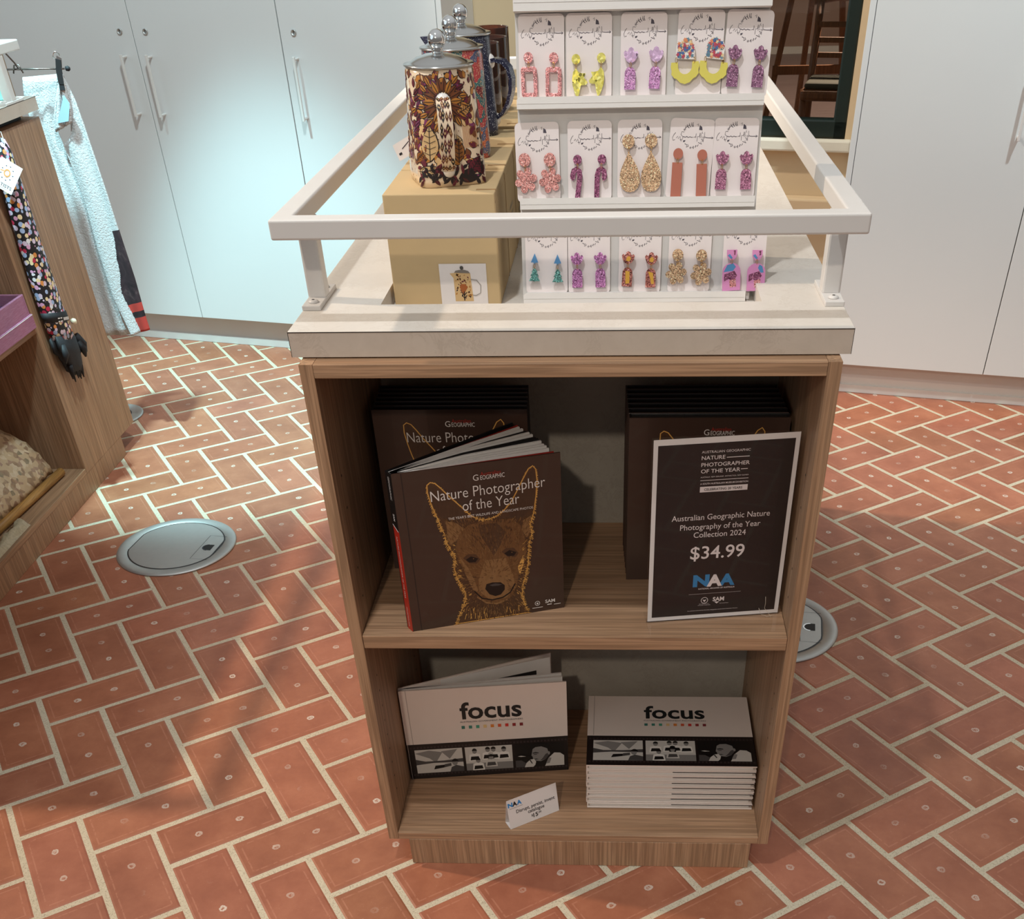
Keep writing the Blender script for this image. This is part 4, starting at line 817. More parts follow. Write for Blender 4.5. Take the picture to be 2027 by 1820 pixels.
for k in range(13):
    f = (k + .7) / 13.4; a = ang1 + (ang2 - ang1) * (f ** .9); p0 = A0.lerp(S0, .15 + .7 * f) + Vector((.002, .002, .004)); ln = .234 if k not in (0, 12) else .238; m = red_end if k in (0, 12) else (pgd if k in (5, 6, 9) else pg)
    d = Vector((math.cos(a), math.sin(a), 0)); mb = MB(); h = BH - .005; dz = .0 if k % 3 else .0012
    n = Vector((-d.y, d.x, 0)) * (.0018 if m is pg or m is pgd else .0008); p1 = p0 + d * ln; bend = n * (4 if 2 < k < 10 else 1); pm = p0 + d * (ln * .5) + bend
    vs_ = []
    for q in (p0, pm, p1):
        for s_ in (1, -1):
            for z_ in (0, h - dz): vs_.append(tuple(q + n * s_ + Vector((0, 0, z_))))
    fs_ = []
    for g in (0, 1): b_ = g * 4; fs_ += [(b_, b_ + 4, b_ + 5, b_ + 1), (b_ + 3, b_ + 7, b_ + 6, b_ + 2), (b_ + 1, b_ + 5, b_ + 7, b_ + 3), (b_ + 2, b_ + 6, b_ + 4, b_)]
    fs_ += [(0, 1, 3, 2), (8, 10, 11, 9)]
    mb.add(vs_, fs_, m); o = mb.build('endpaper' if k in (0, 12) else 'page', bk)

# sign in clear holder
sl = Vector((.1144, .0416, SH)); sr = Vector((.3273, .0713, SH)); es = (sr - sl).normalized(); ns = Vector((es.y, -es.x, 0)); up = (Vector((0, 0, 1)) - ns * .012).normalized()
sg = thing('sign_holder', 'black price sign in a clear upright holder on the upper shelf at right', 'sign', tuple(sl), 0); MS2 = frame(sl + Vector((0, 0, .0004)), es, up); SW, SHh = .2135, .297
mb = MB(MS2); dk = plain('black_printed_sign', (34, 24, 23), .5); mb.box(.002, SW - .002, .002, SHh, -.0006, 0, paper); mb.rect(.0085, SW - .0085, .0085, SHh - .0085, dk, None, .0002)
wt = ink((224, 212, 210)); tt = .0004; U = lambda x, y: T(x, y, 0)
q = quad_uv([(370, 480), (1387, 400), (335, 1668), (1225, 1605)]); P_ = lambda x, y: (lambda uv: T(uv[0] * SW, uv[1] * SHh, 0))(q((x, y)))
mb.text('AUSTRALIAN GEOGRAPHIC', .0052, wt, P_(703, 546), 'L', .0, tt, width=.070); mb.text('NATURE', .0082, wt, P_(702, 585), 'L', .008, tt, width=.034); mb.text('PHOTOGRAPHER', .0082, wt, P_(700, 626), 'L', .008, tt, width=.070); mb.text('OF THE YEAR', .0082, wt, P_(698, 665), 'L', .008, tt, width=.057)
lnm = lambda x0, y0, x1, w: mb.add([tuple(P_(x0, y0) @ Vector((0, s, tt))) for s in (0, w)] + [tuple(P_(x0, y0) @ Vector((x1, s, tt))) for s in (w, 0)], [(0, 3, 2, 1)], wt)
lnm(872, 566, .033, .0010); lnm(968, 633, .010, .0010); lnm(695, 711, .070, .0008); mb.text('AUSTRALIA  NEW ZEALAND  ANTARCTICA  NEW GUINEA', .0026, wt, P_(696, 693), 'L', 0, tt, width=.070); mb.text('A SOUTH AUSTRALIAN MUSEUM EXHIBITION', .0036, wt, P_(694, 735), 'L', .01, tt, width=.070)
lnm(691, 782, .070, .0085); mb.text('CELEBRATING 20 YEARS', .0050, dk, P_(720, 770), 'L', .012, tt + .0003, width=.056)
mb.text('Australian Geographic Nature', .0128, wt, P_(835, 945), 'C', 0, tt, width=.147); mb.text('Photography of the Year', .0128, wt, P_(831, 1007), 'C', 0, tt, width=.121); mb.text('Collection 2024', .0128, wt, P_(827, 1060), 'C', 0, tt, width=.079)
mb.text('$34.99', .030, wt, P_(810, 1205), 'C', .008, tt, width=.083)
nb_ = ink((52, 126, 178)); mb.text('N', .0265, nb_, P_(701, 1402), 'C', .055, tt, width=.0255); mb.text('A', .0265, wt, P_(791, 1398), 'C', .05, tt + .0002, width=.024); mb.text('A', .0265, nb_, P_(874, 1392), 'C', .05, tt, width=.025)
mb.text('NATIONAL ARCHIVES OF AUSTRALIA', .0036, wt, P_(806, 1420), 'C', .01, tt, width=.057); lnm(620, 1465, .082, .0003)
cM = P_(725, 1505); mb.band(circ(.0056, 24), circ(.0048, 24), .0001, wt, cM, tt); mb.flat([(-.003, .0015), (0, -.0035), (.003, .0015), (0, .0005)], wt, cM, tt); mb.text('Government', .002, wt, P_(722, 1533), 'C', 0, tt, width=.016); mb.text('of South Australia', .002, wt, P_(722, 1542), 'C', 0, tt, width=.020)
mb.text('SAM', .010, wt, P_(818, 1508), 'C', .03, tt, width=.018); mb.flat([(-.004, -.0005), (.004, -.0005), (0, -.004)], wt, P_(808, 1512), tt); mb.text('South Australian Museum', .002, wt, P_(855, 1526), 'C', 0, tt, width=.014)
mb.text('An exhibition presented by Australian Geographic and the South Australian Museum', .0022, wt, P_(778, 1575), 'C', 0, tt, width=.080); mb.build('printed_sheet', sg)
mb = MB(MS2); mb.box(0, SW, 0, SHh + .003, .0014, .0028, clear); mb.box(0, SW, 0, SHh + .003, -.003, -.0014, clear); mb.build('clear_sleeve', sg)
mb = MB(frame(sl + Vector((0, 0, .0003)), es, Vector((0, 1, 0)))); mb.box(0, SW, -.0520, .030, 0, .0018, clear); mb.build('clear_foot', sg)
th = thing('loose_thread', 'loose pale thread lying over the sign\u2019s lower right corner', 'thread', (.30, .06, SH))
mb = MB(MS2); pale = plain('pale_thread', (206, 190, 170), .8); mb.tube([(.188, .034, .0032), (.189, .022, .0034), (.188, .014, .004), (.196, .004, .006), (.199, -.004, .012)], .00028, pale, n=5); mb.tube([(.179, .014, .0032), (.183, .004, .005), (.192, .0015, .009), (.205, .003, .008)], .00028, pale, n=5); mb.build('strand', th)

# focus books
fw = plain('white_gloss_cover', (216, 202, 192), .32, var=.02, coat=.2); film = plain('film_black', (24, 18, 18), .35); FWd, FHt, ZF = .307, .214, .0793
g1, g2, g3, g4 = ink((196, 190, 182)), ink((128, 124, 120)), ink((70, 67, 66)), ink((14, 13, 13))
sq = [(52, 110, 100), (60, 124, 110), (70, 148, 122), (216, 184, 128), (210, 126, 54), (206, 86, 52), (196, 50, 44), (140, 44, 46), (122, 40, 44)]
def focus_art(mb, M, w, h):
    z = .0003; fb_ = h * .405
    mb.rect(0, w, .0, fb_, film, M, z)
    for k in range(46):
        for y in (.008, fb_ - .011): mb.rect(.004 + k * w / 46.5, .0075 + k * w / 46.5, y, y + .0045, ink((52, 42, 42)), M, z + .0001)
    mb.text('focus', .054, ink((16, 22, 24)), M @ T(w * .535, h * .665, 0), 'C', .022, z + .0002, width=w * .375); mb.text('AUSTRALIAN GOVERNMENT PHOTOGRAPHERS', .0052, ink((70, 72, 74)), M @ T(w * .535, h * .622, 0), 'C', 0, z + .0002, width=w * .385)
    for k, c in enumerate(sq): x = w * .348 + k * w * .0447; mb.rect(x, x + .0062, h * .553, h * .553 + .0072, ink(c), M, z + .0002)
    fh0, fh1 = fb_ * .16, fb_ * .84; xs = [(.012, w * .335), (w * .352, w * .648), (w * .665, w - .008)]
    def R(k, pts, m, dz): x0, x1 = xs[k]; mb.flat([(x0 + (x1 - x0) * a, fh0 + (fh1 - fh0) * b) for a, b in pts], m, M, z + dz)
    EL = lambda k, cx, cy, rx, ry, m, dz: R(k, [(cx + rx * math.cos(t), cy + ry * math.sin(t)) for t in [i * math.pi / 9 for i in range(18)]], m, dz)
    HC = lambda cx, cy, rx, ry: [(cx + rx * math.cos(t), cy + ry * math.sin(t)) for t in [i * math.pi / 9 for i in range(10)]]
    full = [(0, 0), (1, 0), (1, 1), (0, 1)]
    R(0, full, g1, .0002); R(0, [(0, .86), (.3, .62), (.42, .42), (.58, .86), (.3, .96)], g2, .0003); R(0, [(.55, .9), (.72, .56), (.9, .96)], g2, .0003); R(0, [(0, .36), (.36, .42), (1, .4), (1, .56), (.6, .5), (.2, .5), (0, .6)], g3, .00035)
    R(0, [(.36, .14), (.58, .2), (.6, .32), (.4, .3)], g4, .0005); R(0, [(.58, .2), (.74, .26), (.74, .38), (.6, .34)], g3, .0005); R(0, [(.7, 0), (.74, .2), (.84, .28), (1, .2), (1, 0)], g3, .00045); EL(0, .82, .40, .06, .13, g2, .0005); R(0, HC(.83, .43, .07, .13), g4, .0006)
    R(1, full, g1, .0002); R(1, [(0, .0), (1, 0), (1, .3), (0, .3)], g2, .0003)
    for cx, cy in ((.2, .82), (.48, .86), (.6, .86), (.82, .84), (.26, .42), (.54, .54)):
        R(1, [(cx - .13, cy - .42), (cx + .13, cy - .42), (cx + .11, cy - .14), (cx, cy - .08), (cx - .11, cy - .14)], ink((222, 216, 208)) if cy > .8 or cx < .4 else g1, .0004 + (1 - cy) * .0003); R(1, [(cx - .1, cy - .38), (cx + .1, cy - .36), (cx + .08, cy - .22), (cx - .08, cy - .22)], g4 if cx != .54 else g3, .0008)
        EL(1, cx, cy, .048, .105, g2, .0009); R(1, HC(cx, cy + .02, .052, .10), g4, .001)
    R(2, full, g4, .0002); R(2, [(.60, .0), (.66, .22), (.70, .38), (.80, .56), (.92, .54), (1, .42), (1, 0)], g1, .0004); R(2, [(.62, .10), (.68, .36), (.74, .34), (.70, .12)], g2, .00045)
    R(2, [(.345, .62), (.33, .48), (.352, .44), (.36, .34), (.42, .25), (.52, .22), (.62, .30), (.68, .44), (.70, .62), (.66, .80), (.54, .88), (.42, .86), (.36, .76)], g2, .0005); R(2, [(.50, .24), (.62, .30), (.68, .44), (.70, .60), (.62, .52), (.56, .36)], g3, .0006)
    R(2, [(.345, .74), (.36, .92), (.46, 1.0), (.60, .98), (.71, .86), (.735, .66), (.70, .54), (.675, .64), (.66, .76), (.54, .86), (.42, .84)], g4, .0007); EL(2, .69, .56, .024, .075, g2, .0008)
    R(2, [(.355, .60), (.42, .63), (.48, .60), (.48, .57), (.42, .585), (.36, .57)], g4, .0008); R(2, [(.375, .55), (.44, .56), (.45, .52), (.38, .515)], g3, .0008); R(2, [(.37, .335), (.43, .345), (.48, .32), (.42, .31)], g4, .0008)
    R(2, [(.03, .50), (.10, .55), (.26, .50), (.34, .44), (.34, .36), (.22, .30), (.08, .32)], g4, .0009); R(2, [(.05, .49), (.12, .51), (.22, .47), (.12, .46)], g1, .001); R(2, [(.18, .0), (.22, .18), (.30, .32), (.38, .34), (.42, .22), (.40, .08), (.36, .0)], g1, .00095); R(2, [(.28, .30), (.33, .14), (.35, .15), (.31, .31)], g3, .001); R(2, [(.0, .0), (.0, .30), (.12, .30), (.22, .16), (.18, .0)], g3, .0004)
FA = Vector((-.3275, .1492, ZF)); FB = Vector((-.0215, .183, ZF)); f1 = (FB - FA).normalized()
fo = thing('landscape_book', 'white landscape photo book standing half open on the lower shelf at left', 'book', tuple(FA), 0)
MFo = frame(FA, f1, (0, 0, 1)); mb = MB(MFo); mb.box(0, FWd, 0, FHt, -.003, 0, fw); mb.rect(.011, .0122, FHt * .405, FHt, ink((168, 156, 148)), None, .0002); focus_art(mb, Matrix(), FWd, FHt); mb.build('front_cover', fo)
FS = Vector((-.3295, .157, ZF)); f2 = Vector((.27, .1165, 0)).normalized(); mb = MB(frame(FS, f2, (0, 0, 1))); mb.box(0, .298, 0, FHt, -.003, 0, fw); mb.build('back_cover', fo)
mb = MB(frame(FS + Vector((-.001, 0, 0)), Vector((.002, -.008, 0)), (0, 0, 1))); mb.box(0, .0088, 0, FHt, -.002, 0, fw); mb.box(-.0002, .009, 0, FHt * .405, -.0015, .0003, film); mb.build('spine', fo)
for k in range(3):
    f = (.12, .24, .86)[k]; d = (f1 * (1 - f) + f2 * f).normalized(); o0 = FA + Vector((.003, .004, .002)) + Vector((-.002, .005, 0)) * f; mb = MB(frame(o0 - Vector((d.y, -d.x, 0)) * .004, d, (0, 0, 1))); L_ = .298 if k < 2 else .29
    mb.box(0, L_, 0, FHt - .004, -.004 if k < 2 else -.001, 0, pg)
    if k == 2: mb.rect(.13, .262, .03, FHt - .028, pgd, None, .0003)
    mb.build('page_block' if k < 2 else 'page', fo)
ords = ['bottom', 'second from the bottom', 'third from the bottom', 'fourth from the bottom', 'fifth from the bottom', 'sixth from the bottom', 'seventh from the bottom', 'topmost']
src = None; TK = .01345
for k in range(8):
    loc = (.0158 + (.0012, -.0005, .0008, .0016, -.0002, .001, .0002, .0004)[k], .0735 + (0, .001, .0005, .0012, 0, .0008, .0003, .0006)[k], ZF + k * TK); MK = T(*loc)
    root = thing('landscape_book', 'white landscape photo book, %s of the lower-shelf stack' % ords[k], 'book', loc, 0, 'stacked photo books on the lower shelf')
    if src is None or k == 7:
        t = TK - .0006; mb = MB(MK); mb.box(0, FWd + .003, 0, FHt - .006, t - .003, t, fw)
        if k == 7: focus_art(mb, frame((0, 0, t), (1, 0, 0), (0, 1, 0)), FWd + .003, FHt - .006); mb.rect(.011, .0122, FHt * .405, FHt - .006, ink((168, 156, 148)), T(0, 0, t + .0002))
        mb.build('front_cover', root, bevel=0 if k == 7 else .0009)
        mb = MB(MK); mb.box(0, FWd + .003, 0, FHt - .006, 0, .003, fw); mb.box(0, .003, .0005, FHt - .0065, .0025, t - .0025, fw); mb.build('back_cover', root, bevel=.0009)
        mb = MB(MK); mb.box(.004, FWd - .003, .004, FHt - .011, .003, t - .003, pg); mb.build('page_block', root)
        if k == 0: src = root
    else:
        for c_ in src.children: c = c_.copy(); COL.objects.link(c); c.parent = root
    if k in (0, 1, 2, 4, 6):
        mb = MB(MK); mb.box(FWd * .515, FWd + .002, -.0003, .004, TK - .0034, TK - .0018, film); mb.build('dark_band', root)
# tent price card
ta = Vector((-.123, .0122, ZF)); tbv = Vector((-.0354, .0655, ZF)); et = (tbv - ta).normalized(); nt = Vector((-et.y, et.x, 0)); Lt = (tbv - ta).length
tc = thing('price_tent_card', 'small white folded price card in front of the lower-shelf books', 'price card', tuple(ta), 0); rg = ta + nt * .011 + Vector((0, 0, .062))
MT = frame(ta, et, rg - ta); ht = (rg - ta).length; mb = MB(MT); mb.box(0, Lt, 0, ht, -.0004, 0, paper); tz = .0003
mb.text('N', .0125, ink((40, 130, 196)), T(.0065, ht - .0155, 0), 'C', .05, tz, width=.0098); mb.text('A', .0125, ink((18, 20, 24)), T(.0155, ht - .0155, 0), 'C', .05, tz, width=.0095); mb.text('A', .0125, ink((40, 130, 196)), T(.0248, ht - .0155, 0), 'C', .05, tz, width=.0098); mb.strip([(.004, ht - .0195), (.031, ht - .0195)], .0006, ink((60, 60, 62)), None, tz)
mb.text('Disrupt, persist, invent', .0105, ink((34, 30, 32)), T(Lt * .55, ht - .033, 0), 'C', .012, tz, width=.080); mb.text('catalogue', .0105, ink((34, 30, 32)), T(Lt * .55, ht - .0425, 0), 'C', .012, tz, width=.034)
mb.text('$', .0066, ink((24, 22, 24)), T(Lt * .455, ht - .0525, 0), 'C', .012, tz); mb.text('15', .0125, ink((24, 22, 24)), T(Lt * .525, ht - .0555, 0), 'C', .02, tz); mb.text('.00', .0060, ink((24, 22, 24)), T(Lt * .61, ht - .0510, 0), 'C', .012, tz); mb.build('front_leaf', tc)
mb = MB(frame(ta + nt * .022 + et * Lt, -et, rg - (ta + nt * .022))); mb.box(0, Lt, 0, ht, -.0004, 0, paper); mb.build('back_leaf', tc)
mb = MB(frame(ta + Vector((0, 0, .0002)), et, nt)); mb.box(0, Lt, 0, .022, 0, .0004, paper); mb.build('base_leaf', tc)

# ------------------------------------------------------------------ goods on the left cabinet
woven = NT('woven_pink_fabric'); v = woven.coord((300, 300, 300)); n1 = woven.noise(woven.coord((40, 40, 500)), 1, 3, .7); n2 = woven.noise(woven.coord(), 14, 3)
woven.base(woven.mix(n1.outputs[0], woven.mix(n2.outputs[0], lin((88, 48, 92)), lin((168, 78, 108))), lin((186, 140, 166)))); woven.set(.8); woven.bump(n1.outputs[0], .4, .001); woven = woven.m
pb = thing('fabric_box', 'pink and purple woven open box on the left cabinet shelf', 'box', (XL - .11, 1.25, .4972)); ZS = .4972
mb = MB()
x0, x1, y0, y1, h = XL - .24, XL + .006, 1.06, 1.535, .088
for b in ((x0, x1, y1 - .008, y1), (x0, x1, y0, y0 + .008), (x0, x0 + .008, y0 + .008, y1 - .008), (x1 - .008, x1, y0 + .008, y1 - .008)): mb.box(*b, ZS, ZS + h, woven)
mb.box(x0, x1, y0, y1, ZS, ZS + .006, woven); mb.build('tray', pb, bevel=.002)
mb = MB(); mb.box(x0, x1 + .004, y0 - .002, y1 + .003, ZS, ZS + .036, woven); mb.box(x0, x1 + .0046, y0, y1 + .0034, ZS + .033, ZS + .0345, paper); mb.build('lower_band', pb, bevel=.002)
mb = MB(); mb.box(x0 + .01, x1 - .01, y0 + .01, y1 - .01, ZS + .006, ZS + .06, plain('purple_fabric_contents', (86, 52, 96), .8, var=.3, scale=60)); mb.build('contents', pb)
# dotted folded umbrella hung on the stile
dm = NT('dotted_umbrella_cloth'); ob = dm.coord((1, 1, 1)); vv = dm.vor(ob, 84); nn = dm.noise(ob, 9, 2); sep = dm.new('ShaderNodeSeparateColor'); dm.lk(vv.outputs['Color'], sep.inputs[0])
cr = dm.ramp(sep.outputs[0], [(0, lin((222, 206, 226))), (.25, lin((168, 190, 226))), (.42, lin((240, 216, 170))), (.6, lin((196, 44, 78))), (.72, lin((228, 170, 206))), (.86, lin((234, 232, 236))), (.95, lin((224, 146, 76)))], 'CONSTANT')
dm.base(dm.mix(dm.math('LESS_THAN', vv.outputs['Distance'], .52), lin((24, 22, 28)), cr)); dm.set(.6); dm = dm.m; blk = plain('black_nylon', (26, 25, 30), .7, bump=.3, scale=60)
um = thing('folded_umbrella', 'multicoloured dotted folded umbrella hanging on the left cabinet front', 'umbrella', (-1.52, 1.63, .33))
def loft(rows, mat, name, par, ruff=0, n=20, seed=1):
    rr = random.Random(seed); v = []; f = []
    for cy, cz, hw, hd, sl_ in rows:
        for i in range(n):
            a = 2 * math.pi * i / n; w = hw * (1 + ruff * math.sin(5 * a)); v.append((-1.5255 + hd * math.cos(a), cy + w * math.sin(a), cz + sl_ * math.sin(a) * hw + (rr.uniform(-.006, .006) if ruff > .1 else 0)))
    for j in range(len(rows) - 1):
        for i in range(n): i2 = (i + 1) % n; f.append((j * n + i, (j + 1) * n + i, (j + 1) * n + i2, j * n + i2))
    f += [tuple(range(n)), tuple(reversed(range((len(rows) - 1) * n, len(rows) * n)))]
    mb = MB(); mb.add(v, f, mat, None, True); return mb.build(name, par)
loft([(1.645, .93, .018, .012, -.2), (1.640, .90, .030, .02, -.2), (1.632, .80, .038, .022, -.2), (1.625, .70, .044, .023, -.2), (1.622, .60, .050, .023, -.2), (1.622, .53, .053, .023, -.22), (1.626, .47, .054, .023, -.25), (1.632, .435, .056, .022, -.25)], dm, 'canopy', um, .05)
loft([(1.624, .512, .0565, .0245, -.22), (1.626, .486, .0565, .0245, -.22)], blk, 'strap', um)
loft([(1.632, .440, .060, .022, -.3), (1.634, .40, .064, .021, -.3), (1.638, .385, .05, .02, -.3), (1.640, .36, .042, .018, -.3), (1.634, .345, .034, .015, -.2)], blk, 'black_hem', um, .2)
mb = MB(); rr = random.Random(6)
for k in range(9):
    y_ = 1.600 + k * .0085; z_ = .352 - .22 * (y_ - 1.634); l = rr.uniform(.018, .04); mb.lathe([(.007, .012), (.006, 0), (.0015, -l)][::-1], blk, T(-1.522 + rr.uniform(-.008, .01), y_, z_), n=7)
for a, b in (((1.690, .425), (1.716, .372)), ((1.688, .41), (1.702, .362)), ((1.59, .43), (1.576, .385))): mb.tube([(-1.518, *a), (-1.51, (a[0] + b[0]) / 2, (a[1] + b[1]) / 2), (-1.514, *b)], [.012, .011, .003], blk, n=7)
mb.build('ragged_tips', um)
mb = MB(frame((-1.5008, 1.588, .500), (0, 1, -.22), (0, .22, 1))); [mb.rect(a, a + w_, y_, y_ + h_, paper, None, .0004) for a, w_, y_, h_ in ((.002, .012, .003, .003), (.017, .010, .003, .003), (.002, .009, -.005, .003), (.014, .013, -.005, .003), (.034, .006, -.003, .008), (.042, .006, -.003, .008), (.050, .006, -.003, .008), (.058, .005, -.003, .008))]; mb.build('label_text', um)
mb = MB(T(-1.506, 1.682, .468)); mb.lathe([(0, -.009), (.007, -.006), (.009, 0), (.007, .006), (0, .009)], plain('cream_toggle', (222, 208, 180), .5), n=14); mb.build('toggle', um)
TGM = frame((-1.540, 1.560, .845), (.038, .012, -.031), (.031, .043, .051)) @ Matrix.Diagonal((.051 / .0785, .073 / .085, 1, 1))
mb = MB(TGM); mb.prism([(0, 0), (.075, .0), (.078, .085), (.0, .085)], .0008, paper); mb.band(circ(.0115, 24, .036, .05), circ(.0075, 24, .036, .05), .0003, ink((222, 146, 84)), None, .001); mb.strip([(.012, .05), (.024, .052)], .003, ink((226, 150, 90)), None, .001)
for k in range(9): a = k * .7; mb.rect(.036 + .021 * math.cos(a) - .002, .036 + .021 * math.cos(a) + .002, .05 + .021 * math.sin(a) - .0012, .05 + .021 * math.sin(a) + .0015, ink((60, 60, 84)), None, .001)
mb.text('ARTISTS', .0125, ink((60, 58, 72)), T(.037, .010, 0), 'C', .01, .001, width=.062); mb.strip([(.02, .005), (.055, .006)], .0006, ink((90, 90, 100)), None, .001); lab(mb.build('swing_tag', um), 'white card swing tag with orange circle')
mb = MB(); mb.tube([(-1.503, 1.603, .893), (-1.503, 1.625, .925), (-1.512, 1.64, .945)], .0007, paper, n=5); mb.tube([(-1.53, 1.645, .92), (-1.528, 1.648, .96), (-1.527, 1.648, 1.0)], .004, blk); mb.tube([(-1.527, 1.648, 1.0), (-1.526, 1.648, 1.04), (-1.53, 1.648, 1.088), (-1.545, 1.648, 1.117), (-1.56, 1.648, 1.112)], .003, blk); mb.build('wrist_cord', um)
# hanger, clip and towel past the cabinet's far end
wire = plain('grey_wire', (120, 112, 108), .3, .9); hg = thing('clip_hanger', 'wire clip hanger with black ball end hung from the left rail', 'hanger', (-1.55, 2.0, 1.034))
mb = MB(); mb.tube([(-1.66, 2.0, 1.036), (-1.474, 2.02, 1.033)], .0022, wire); mb.tube([(-1.607, 1.9, 1.098), (-1.607, 1.93, 1.107), (-1.607, 1.96, 1.10), (-1.610, 1.985, 1.075), (-1.6, 2.0, 1.050), (-1.598, 2.008, 1.036)], .0022, wire); mb.tube([(-1.612, 2.0, 1.026), (-1.606, 2.004, 1.044), (-1.594, 2.006, 1.046), (-1.588, 2.008, 1.026)], .0022, wire); mb.build('wire', hg)
mb = MB(T(-1.4715, 2.021, 1.033) @ Matrix.Rotation(math.pi / 2, 4, 'Y')); mb.lathe([(0, -.001), (.0055, .001), (.0065, .008), (.004, .012), (0, .013)], blk, n=16); mb.build('ball_end', hg)
mb = MB(frame((-1.4905, 2.012, 1.008), (.9, .3, -.1), (-.32, 0, 1))); mb.prism([(-.007, -.010), (.007, -.010), (.0075, .02), (.009, .046), (-.003, .049), (-.0075, .02)], .003, steel_dark); mb.prism([(-.007, -.010), (.007, -.010), (.0075, .02), (.012, .05), (0, .056), (-.0075, .02)], .003, chrome, None, None, -.010); mb.tube([(.009 * math.cos(t), .055 + .009 * math.sin(t), -.004) for t in [k * .6 for k in range(9)]], .0018, chrome); mb.box(-.0065, .0065, -.024, -.010, -.009, .002, blk); mb.build('clip', hg, bevel=.001)
terry = NT('white_terry_towel'); ob = terry.coord(); n = terry.noise(ob, 190, 4, .7); terry.base(terry.mix(n.outputs[0], lin((214, 218, 222)), lin((238, 240, 242)))); terry.set(.95, spec=.1); terry.bump(n.outputs[0], .9, .006); terry = terry.m
def onY(px, py, y): d = ray(px, py); return CAM + d * ((y - CAM.y) / d.y)
tw = thing('hanging_towel', 'white towel with dark printed panel clipped to the hanger at the left', 'towel', (-1.53, 2.03, .33))
def resamp(pts, n):
    P = [Vector(p) for p in pts]; L = [0]
    for a, b in zip(P, P[1:]): L.append(L[-1] + (b - a).length)
    o = []
    for k in range(n):
        s_ = L[-1] * k / (n - 1); i = max(j for j in range(len(L)) if L[j] <= s_ + 1e-9); i = min(i, len(P) - 2); f = (s_ - L[i]) / max(1e-9, L[i + 1] - L[i]); o.append(P[i].lerp(P[i + 1], f))
    return o
def sheet(left, right, y, amp, mat, name, nu=14, nv=40, ph=0, matf=None, par=None, thick=.006, freq=2.2):
    Lp, Rp = resamp(left, nv), resamp(right, nv); v = []; f = []
    for j in range(nv):
        for i in range(nu):
            q = Lp[j].lerp(Rp[j], i / (nu - 1)); p = onY(q.x, q.y, y); s_ = min(1, j / (nv * .25)); p.y += amp * s_ * math.sin(freq * 2 * math.pi * i / (nu - 1) + ph + j * .03); v.append(tuple(p))
    mb = MB()
    for j in range(nv - 1):
        for i in range(nu - 1):
            m = matf(i / (nu - 1), j / (nv - 1)) if matf else mat; mb.add([], [], m); mb.f.append((j * nu + i, (j + 1) * nu + i, (j + 1) * nu + i + 1, j * nu + i + 1)); mb.m.append(mb.mats.index(m)); mb.sm.append(True)
    mb.v = v; return mb.build(name, par, solid=thick)
hide = NT('dark_leather_print'); n_ = hide.noise(hide.coord(), 24, 5, .6, 1.0); hide.base(hide.ramp(n_.outputs[0], [(.35, lin((38, 28, 34))), (.6, lin((66, 50, 56))), (.75, lin((110, 92, 92)))])); hide.set(.9); hide = hide.m; redp = plain('red_printed_stripe', (196, 70, 62), .9)
def pm(u, v_):
    lim = .62 + .05 * math.sin(v_ * 60) * .2 + (.10 if u > .72 else (.72 - u) * .55 if u < .72 else 0) - (.10 if u > .72 else 0)
    left = .30 + 1.6 * abs(v_ - .80) ** 1.3
    if v_ > lim and u > min(left, .7): return redp if (.885 < v_ < .92 or v_ > .94) else hide
    return terry
sheet([(45, 153), (48, 190), (62, 250), (90, 340), (128, 460), (170, 590), (200, 664)], [(120, 146), (112, 210), (110, 250), (124, 286), (170, 380), (215, 500), (266, 662)], 2.045, .004, terry, 'left_panel', par=tw, ph=1)
sheet([(120, 150), (136, 200), (140, 268), (124, 288), (142, 330), (168, 400), (196, 500), (226, 590), (262, 664)], [(124, 147), (150, 205), (186, 305), (216, 392), (243, 475), (268, 550), (290, 630), (297, 652)], 2.03, .005, terry, 'printed_panel', par=tw, matf=pm, ph=.4, nu=44, nv=130, freq=1.3)
sheet([(120, 147), (112, 190), (107, 232), (110, 262)], [(123, 147), (130, 180), (140, 215), (141, 243)], 2.018, .006, terry, 'folded_corner', par=tw, nv=16)
lbm = MB(); q = [onY(*p, 2.008) for p in ((126, 188), (138, 205), (136, 240), (114, 244))]; lbm.add([tuple(p) for p in q], [(0, 3, 2, 1)], plain('pale_blue_label', (170, 206, 226), .8)); lbm.build('care_label', tw, solid=.0008)
mint = plain('mint_glaze', (150, 206, 202), .2, coat=.4); cp = thing('mint_cup', 'pale mint cup standing on the left countertop corner', 'cup', (-1.612, 1.878, .983))
mb = MB(ROOTM[cp.name]); mb.lathe([(0, 0), (.028, 0), (.031, .003), (.041, .062), (.0415, .0635), (.039, .062), (.029, .006), (0, .006)], mint, n=40); mb.build('bowl', cp)
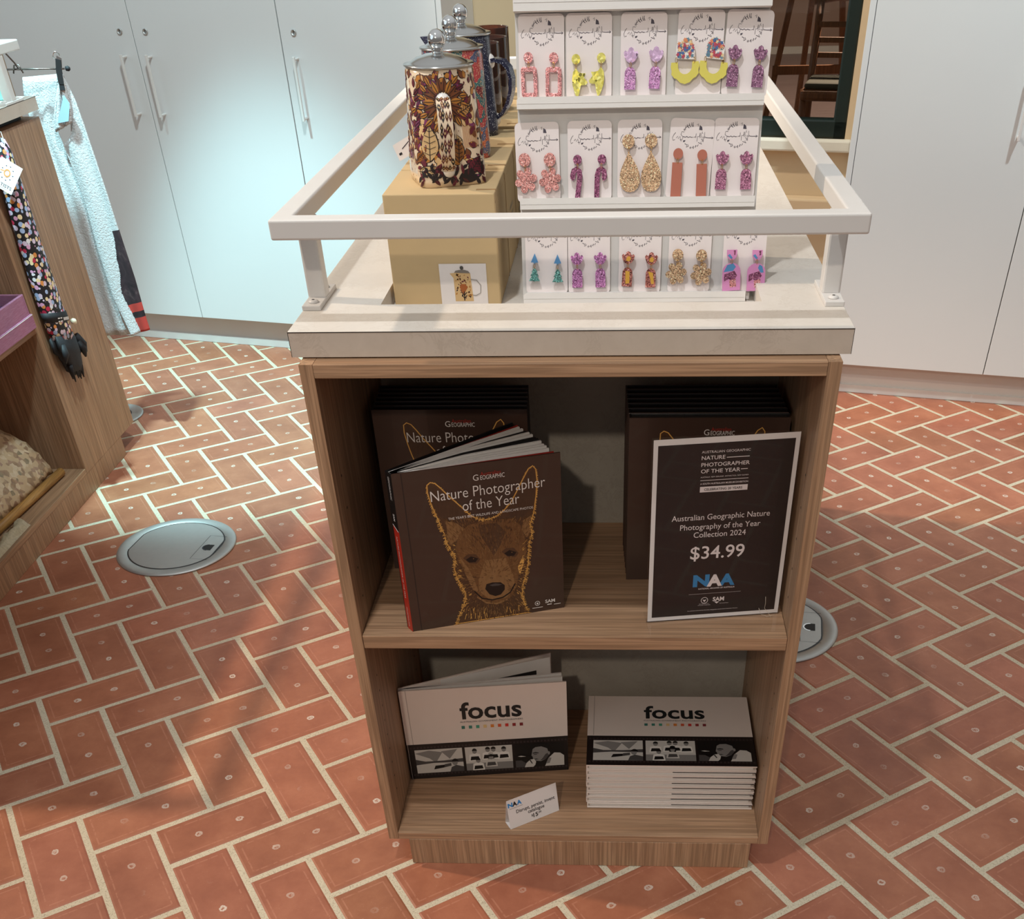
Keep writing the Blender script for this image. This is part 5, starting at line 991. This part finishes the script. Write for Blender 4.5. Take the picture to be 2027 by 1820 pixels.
# packets on the left cabinet floor
flk = NT('dried_flakes'); ob = flk.coord(); vv = flk.vor(ob, 75); n_ = flk.noise(ob, 70, 4); sp = flk.new('ShaderNodeSeparateColor'); flk.lk(vv.outputs['Color'], sp.inputs[0])
flk.base(flk.mix(n_.outputs[0], flk.ramp(sp.outputs[0], [(0, lin((120, 92, 74))), (.22, lin((206, 184, 150))), (.6, lin((228, 212, 184))), (.84, lin((146, 112, 104))), (.95, lin((84, 96, 80)))], 'CONSTANT'), lin((188, 162, 130)))); flk.set(.35); flk.bump(vv.outputs['Distance'], .35, .004); flk = flk.m
bamboo = wood('bamboo_rod', 1, (196, 148, 84), (168, 120, 62))
dp = thing('dried_flake_packet', 'clear packet of dried flakes with bamboo rod on the left cabinet floor', 'packet', (-1.66, 1.25, .0792))
v = []; f = []; nu, nv = 16, 16; rr = random.Random(9)
A_ = Vector((-1.615, 1.478, .100)); B_ = Vector((-1.635, 1.06, .100))
for j in range(nv):
    for i in range(nu):
        s_ = j / (nv - 1); t_ = i / (nu - 1); p = A_.lerp(B_, t_) + Vector((-.13 * s_, 0, .16 * s_)); b = math.sin(math.pi * s_) ** .6 * .022; v.append((p.x + b + rr.uniform(-.004, .004), p.y - .04 * s_ * (1 - t_), p.z + b + rr.uniform(-.004, .004)))
for j in range(nv - 1):
    for i in range(nu - 1): f.append((j * nu + i, j * nu + i + 1, (j + 1) * nu + i + 1, (j + 1) * nu + i))
mb = MB(); mb.add(v, f, flk, None, True); mb.build('flakes', dp, solid=.008)
mb = MB(); mb.add([(x + .006, y, z + .004) for x, y, z in v], f, thin_clear('cellophane', (.97, .97, .97), 1.3, .12), None, True); mb.build('clear_film', dp)
mb = MB(); mb.tube([(-1.600, 1.500, .0925), (-1.630, 1.05, .0925)], .0125, bamboo, n=16); mb.build('bamboo_rod', dp)
cf = thing('clear_packet', 'small crumpled clear packet in front of the bamboo rod, left cabinet floor', 'packet', (-1.575, 1.10, .0792)); v = []; f = []; rr = random.Random(12); n1_, n2_ = 10, 7
for j in range(n2_):
    for i in range(n1_): v.append((-1.605 + .045 * j / (n2_ - 1), 1.0 + .19 * i / (n1_ - 1), .080 + .020 * math.sin(math.pi * j / (n2_ - 1)) * (.5 + rr.random())))
for j in range(n2_ - 1):
    for i in range(n1_ - 1): f.append((j * n1_ + i, (j + 1) * n1_ + i, (j + 1) * n1_ + i + 1, j * n1_ + i + 1))
mb = MB(); mb.add(v, f, thin_clear('cellophane'), None, True); mb.build('film', cf)
mb = MB(); mb.add([(x, y, max(.0796, z - .006)) for x, y, z in v], f, plain('beige_shreds', (178, 160, 130), .7, var=.4, scale=160), None, True); mb.build('contents', cf)
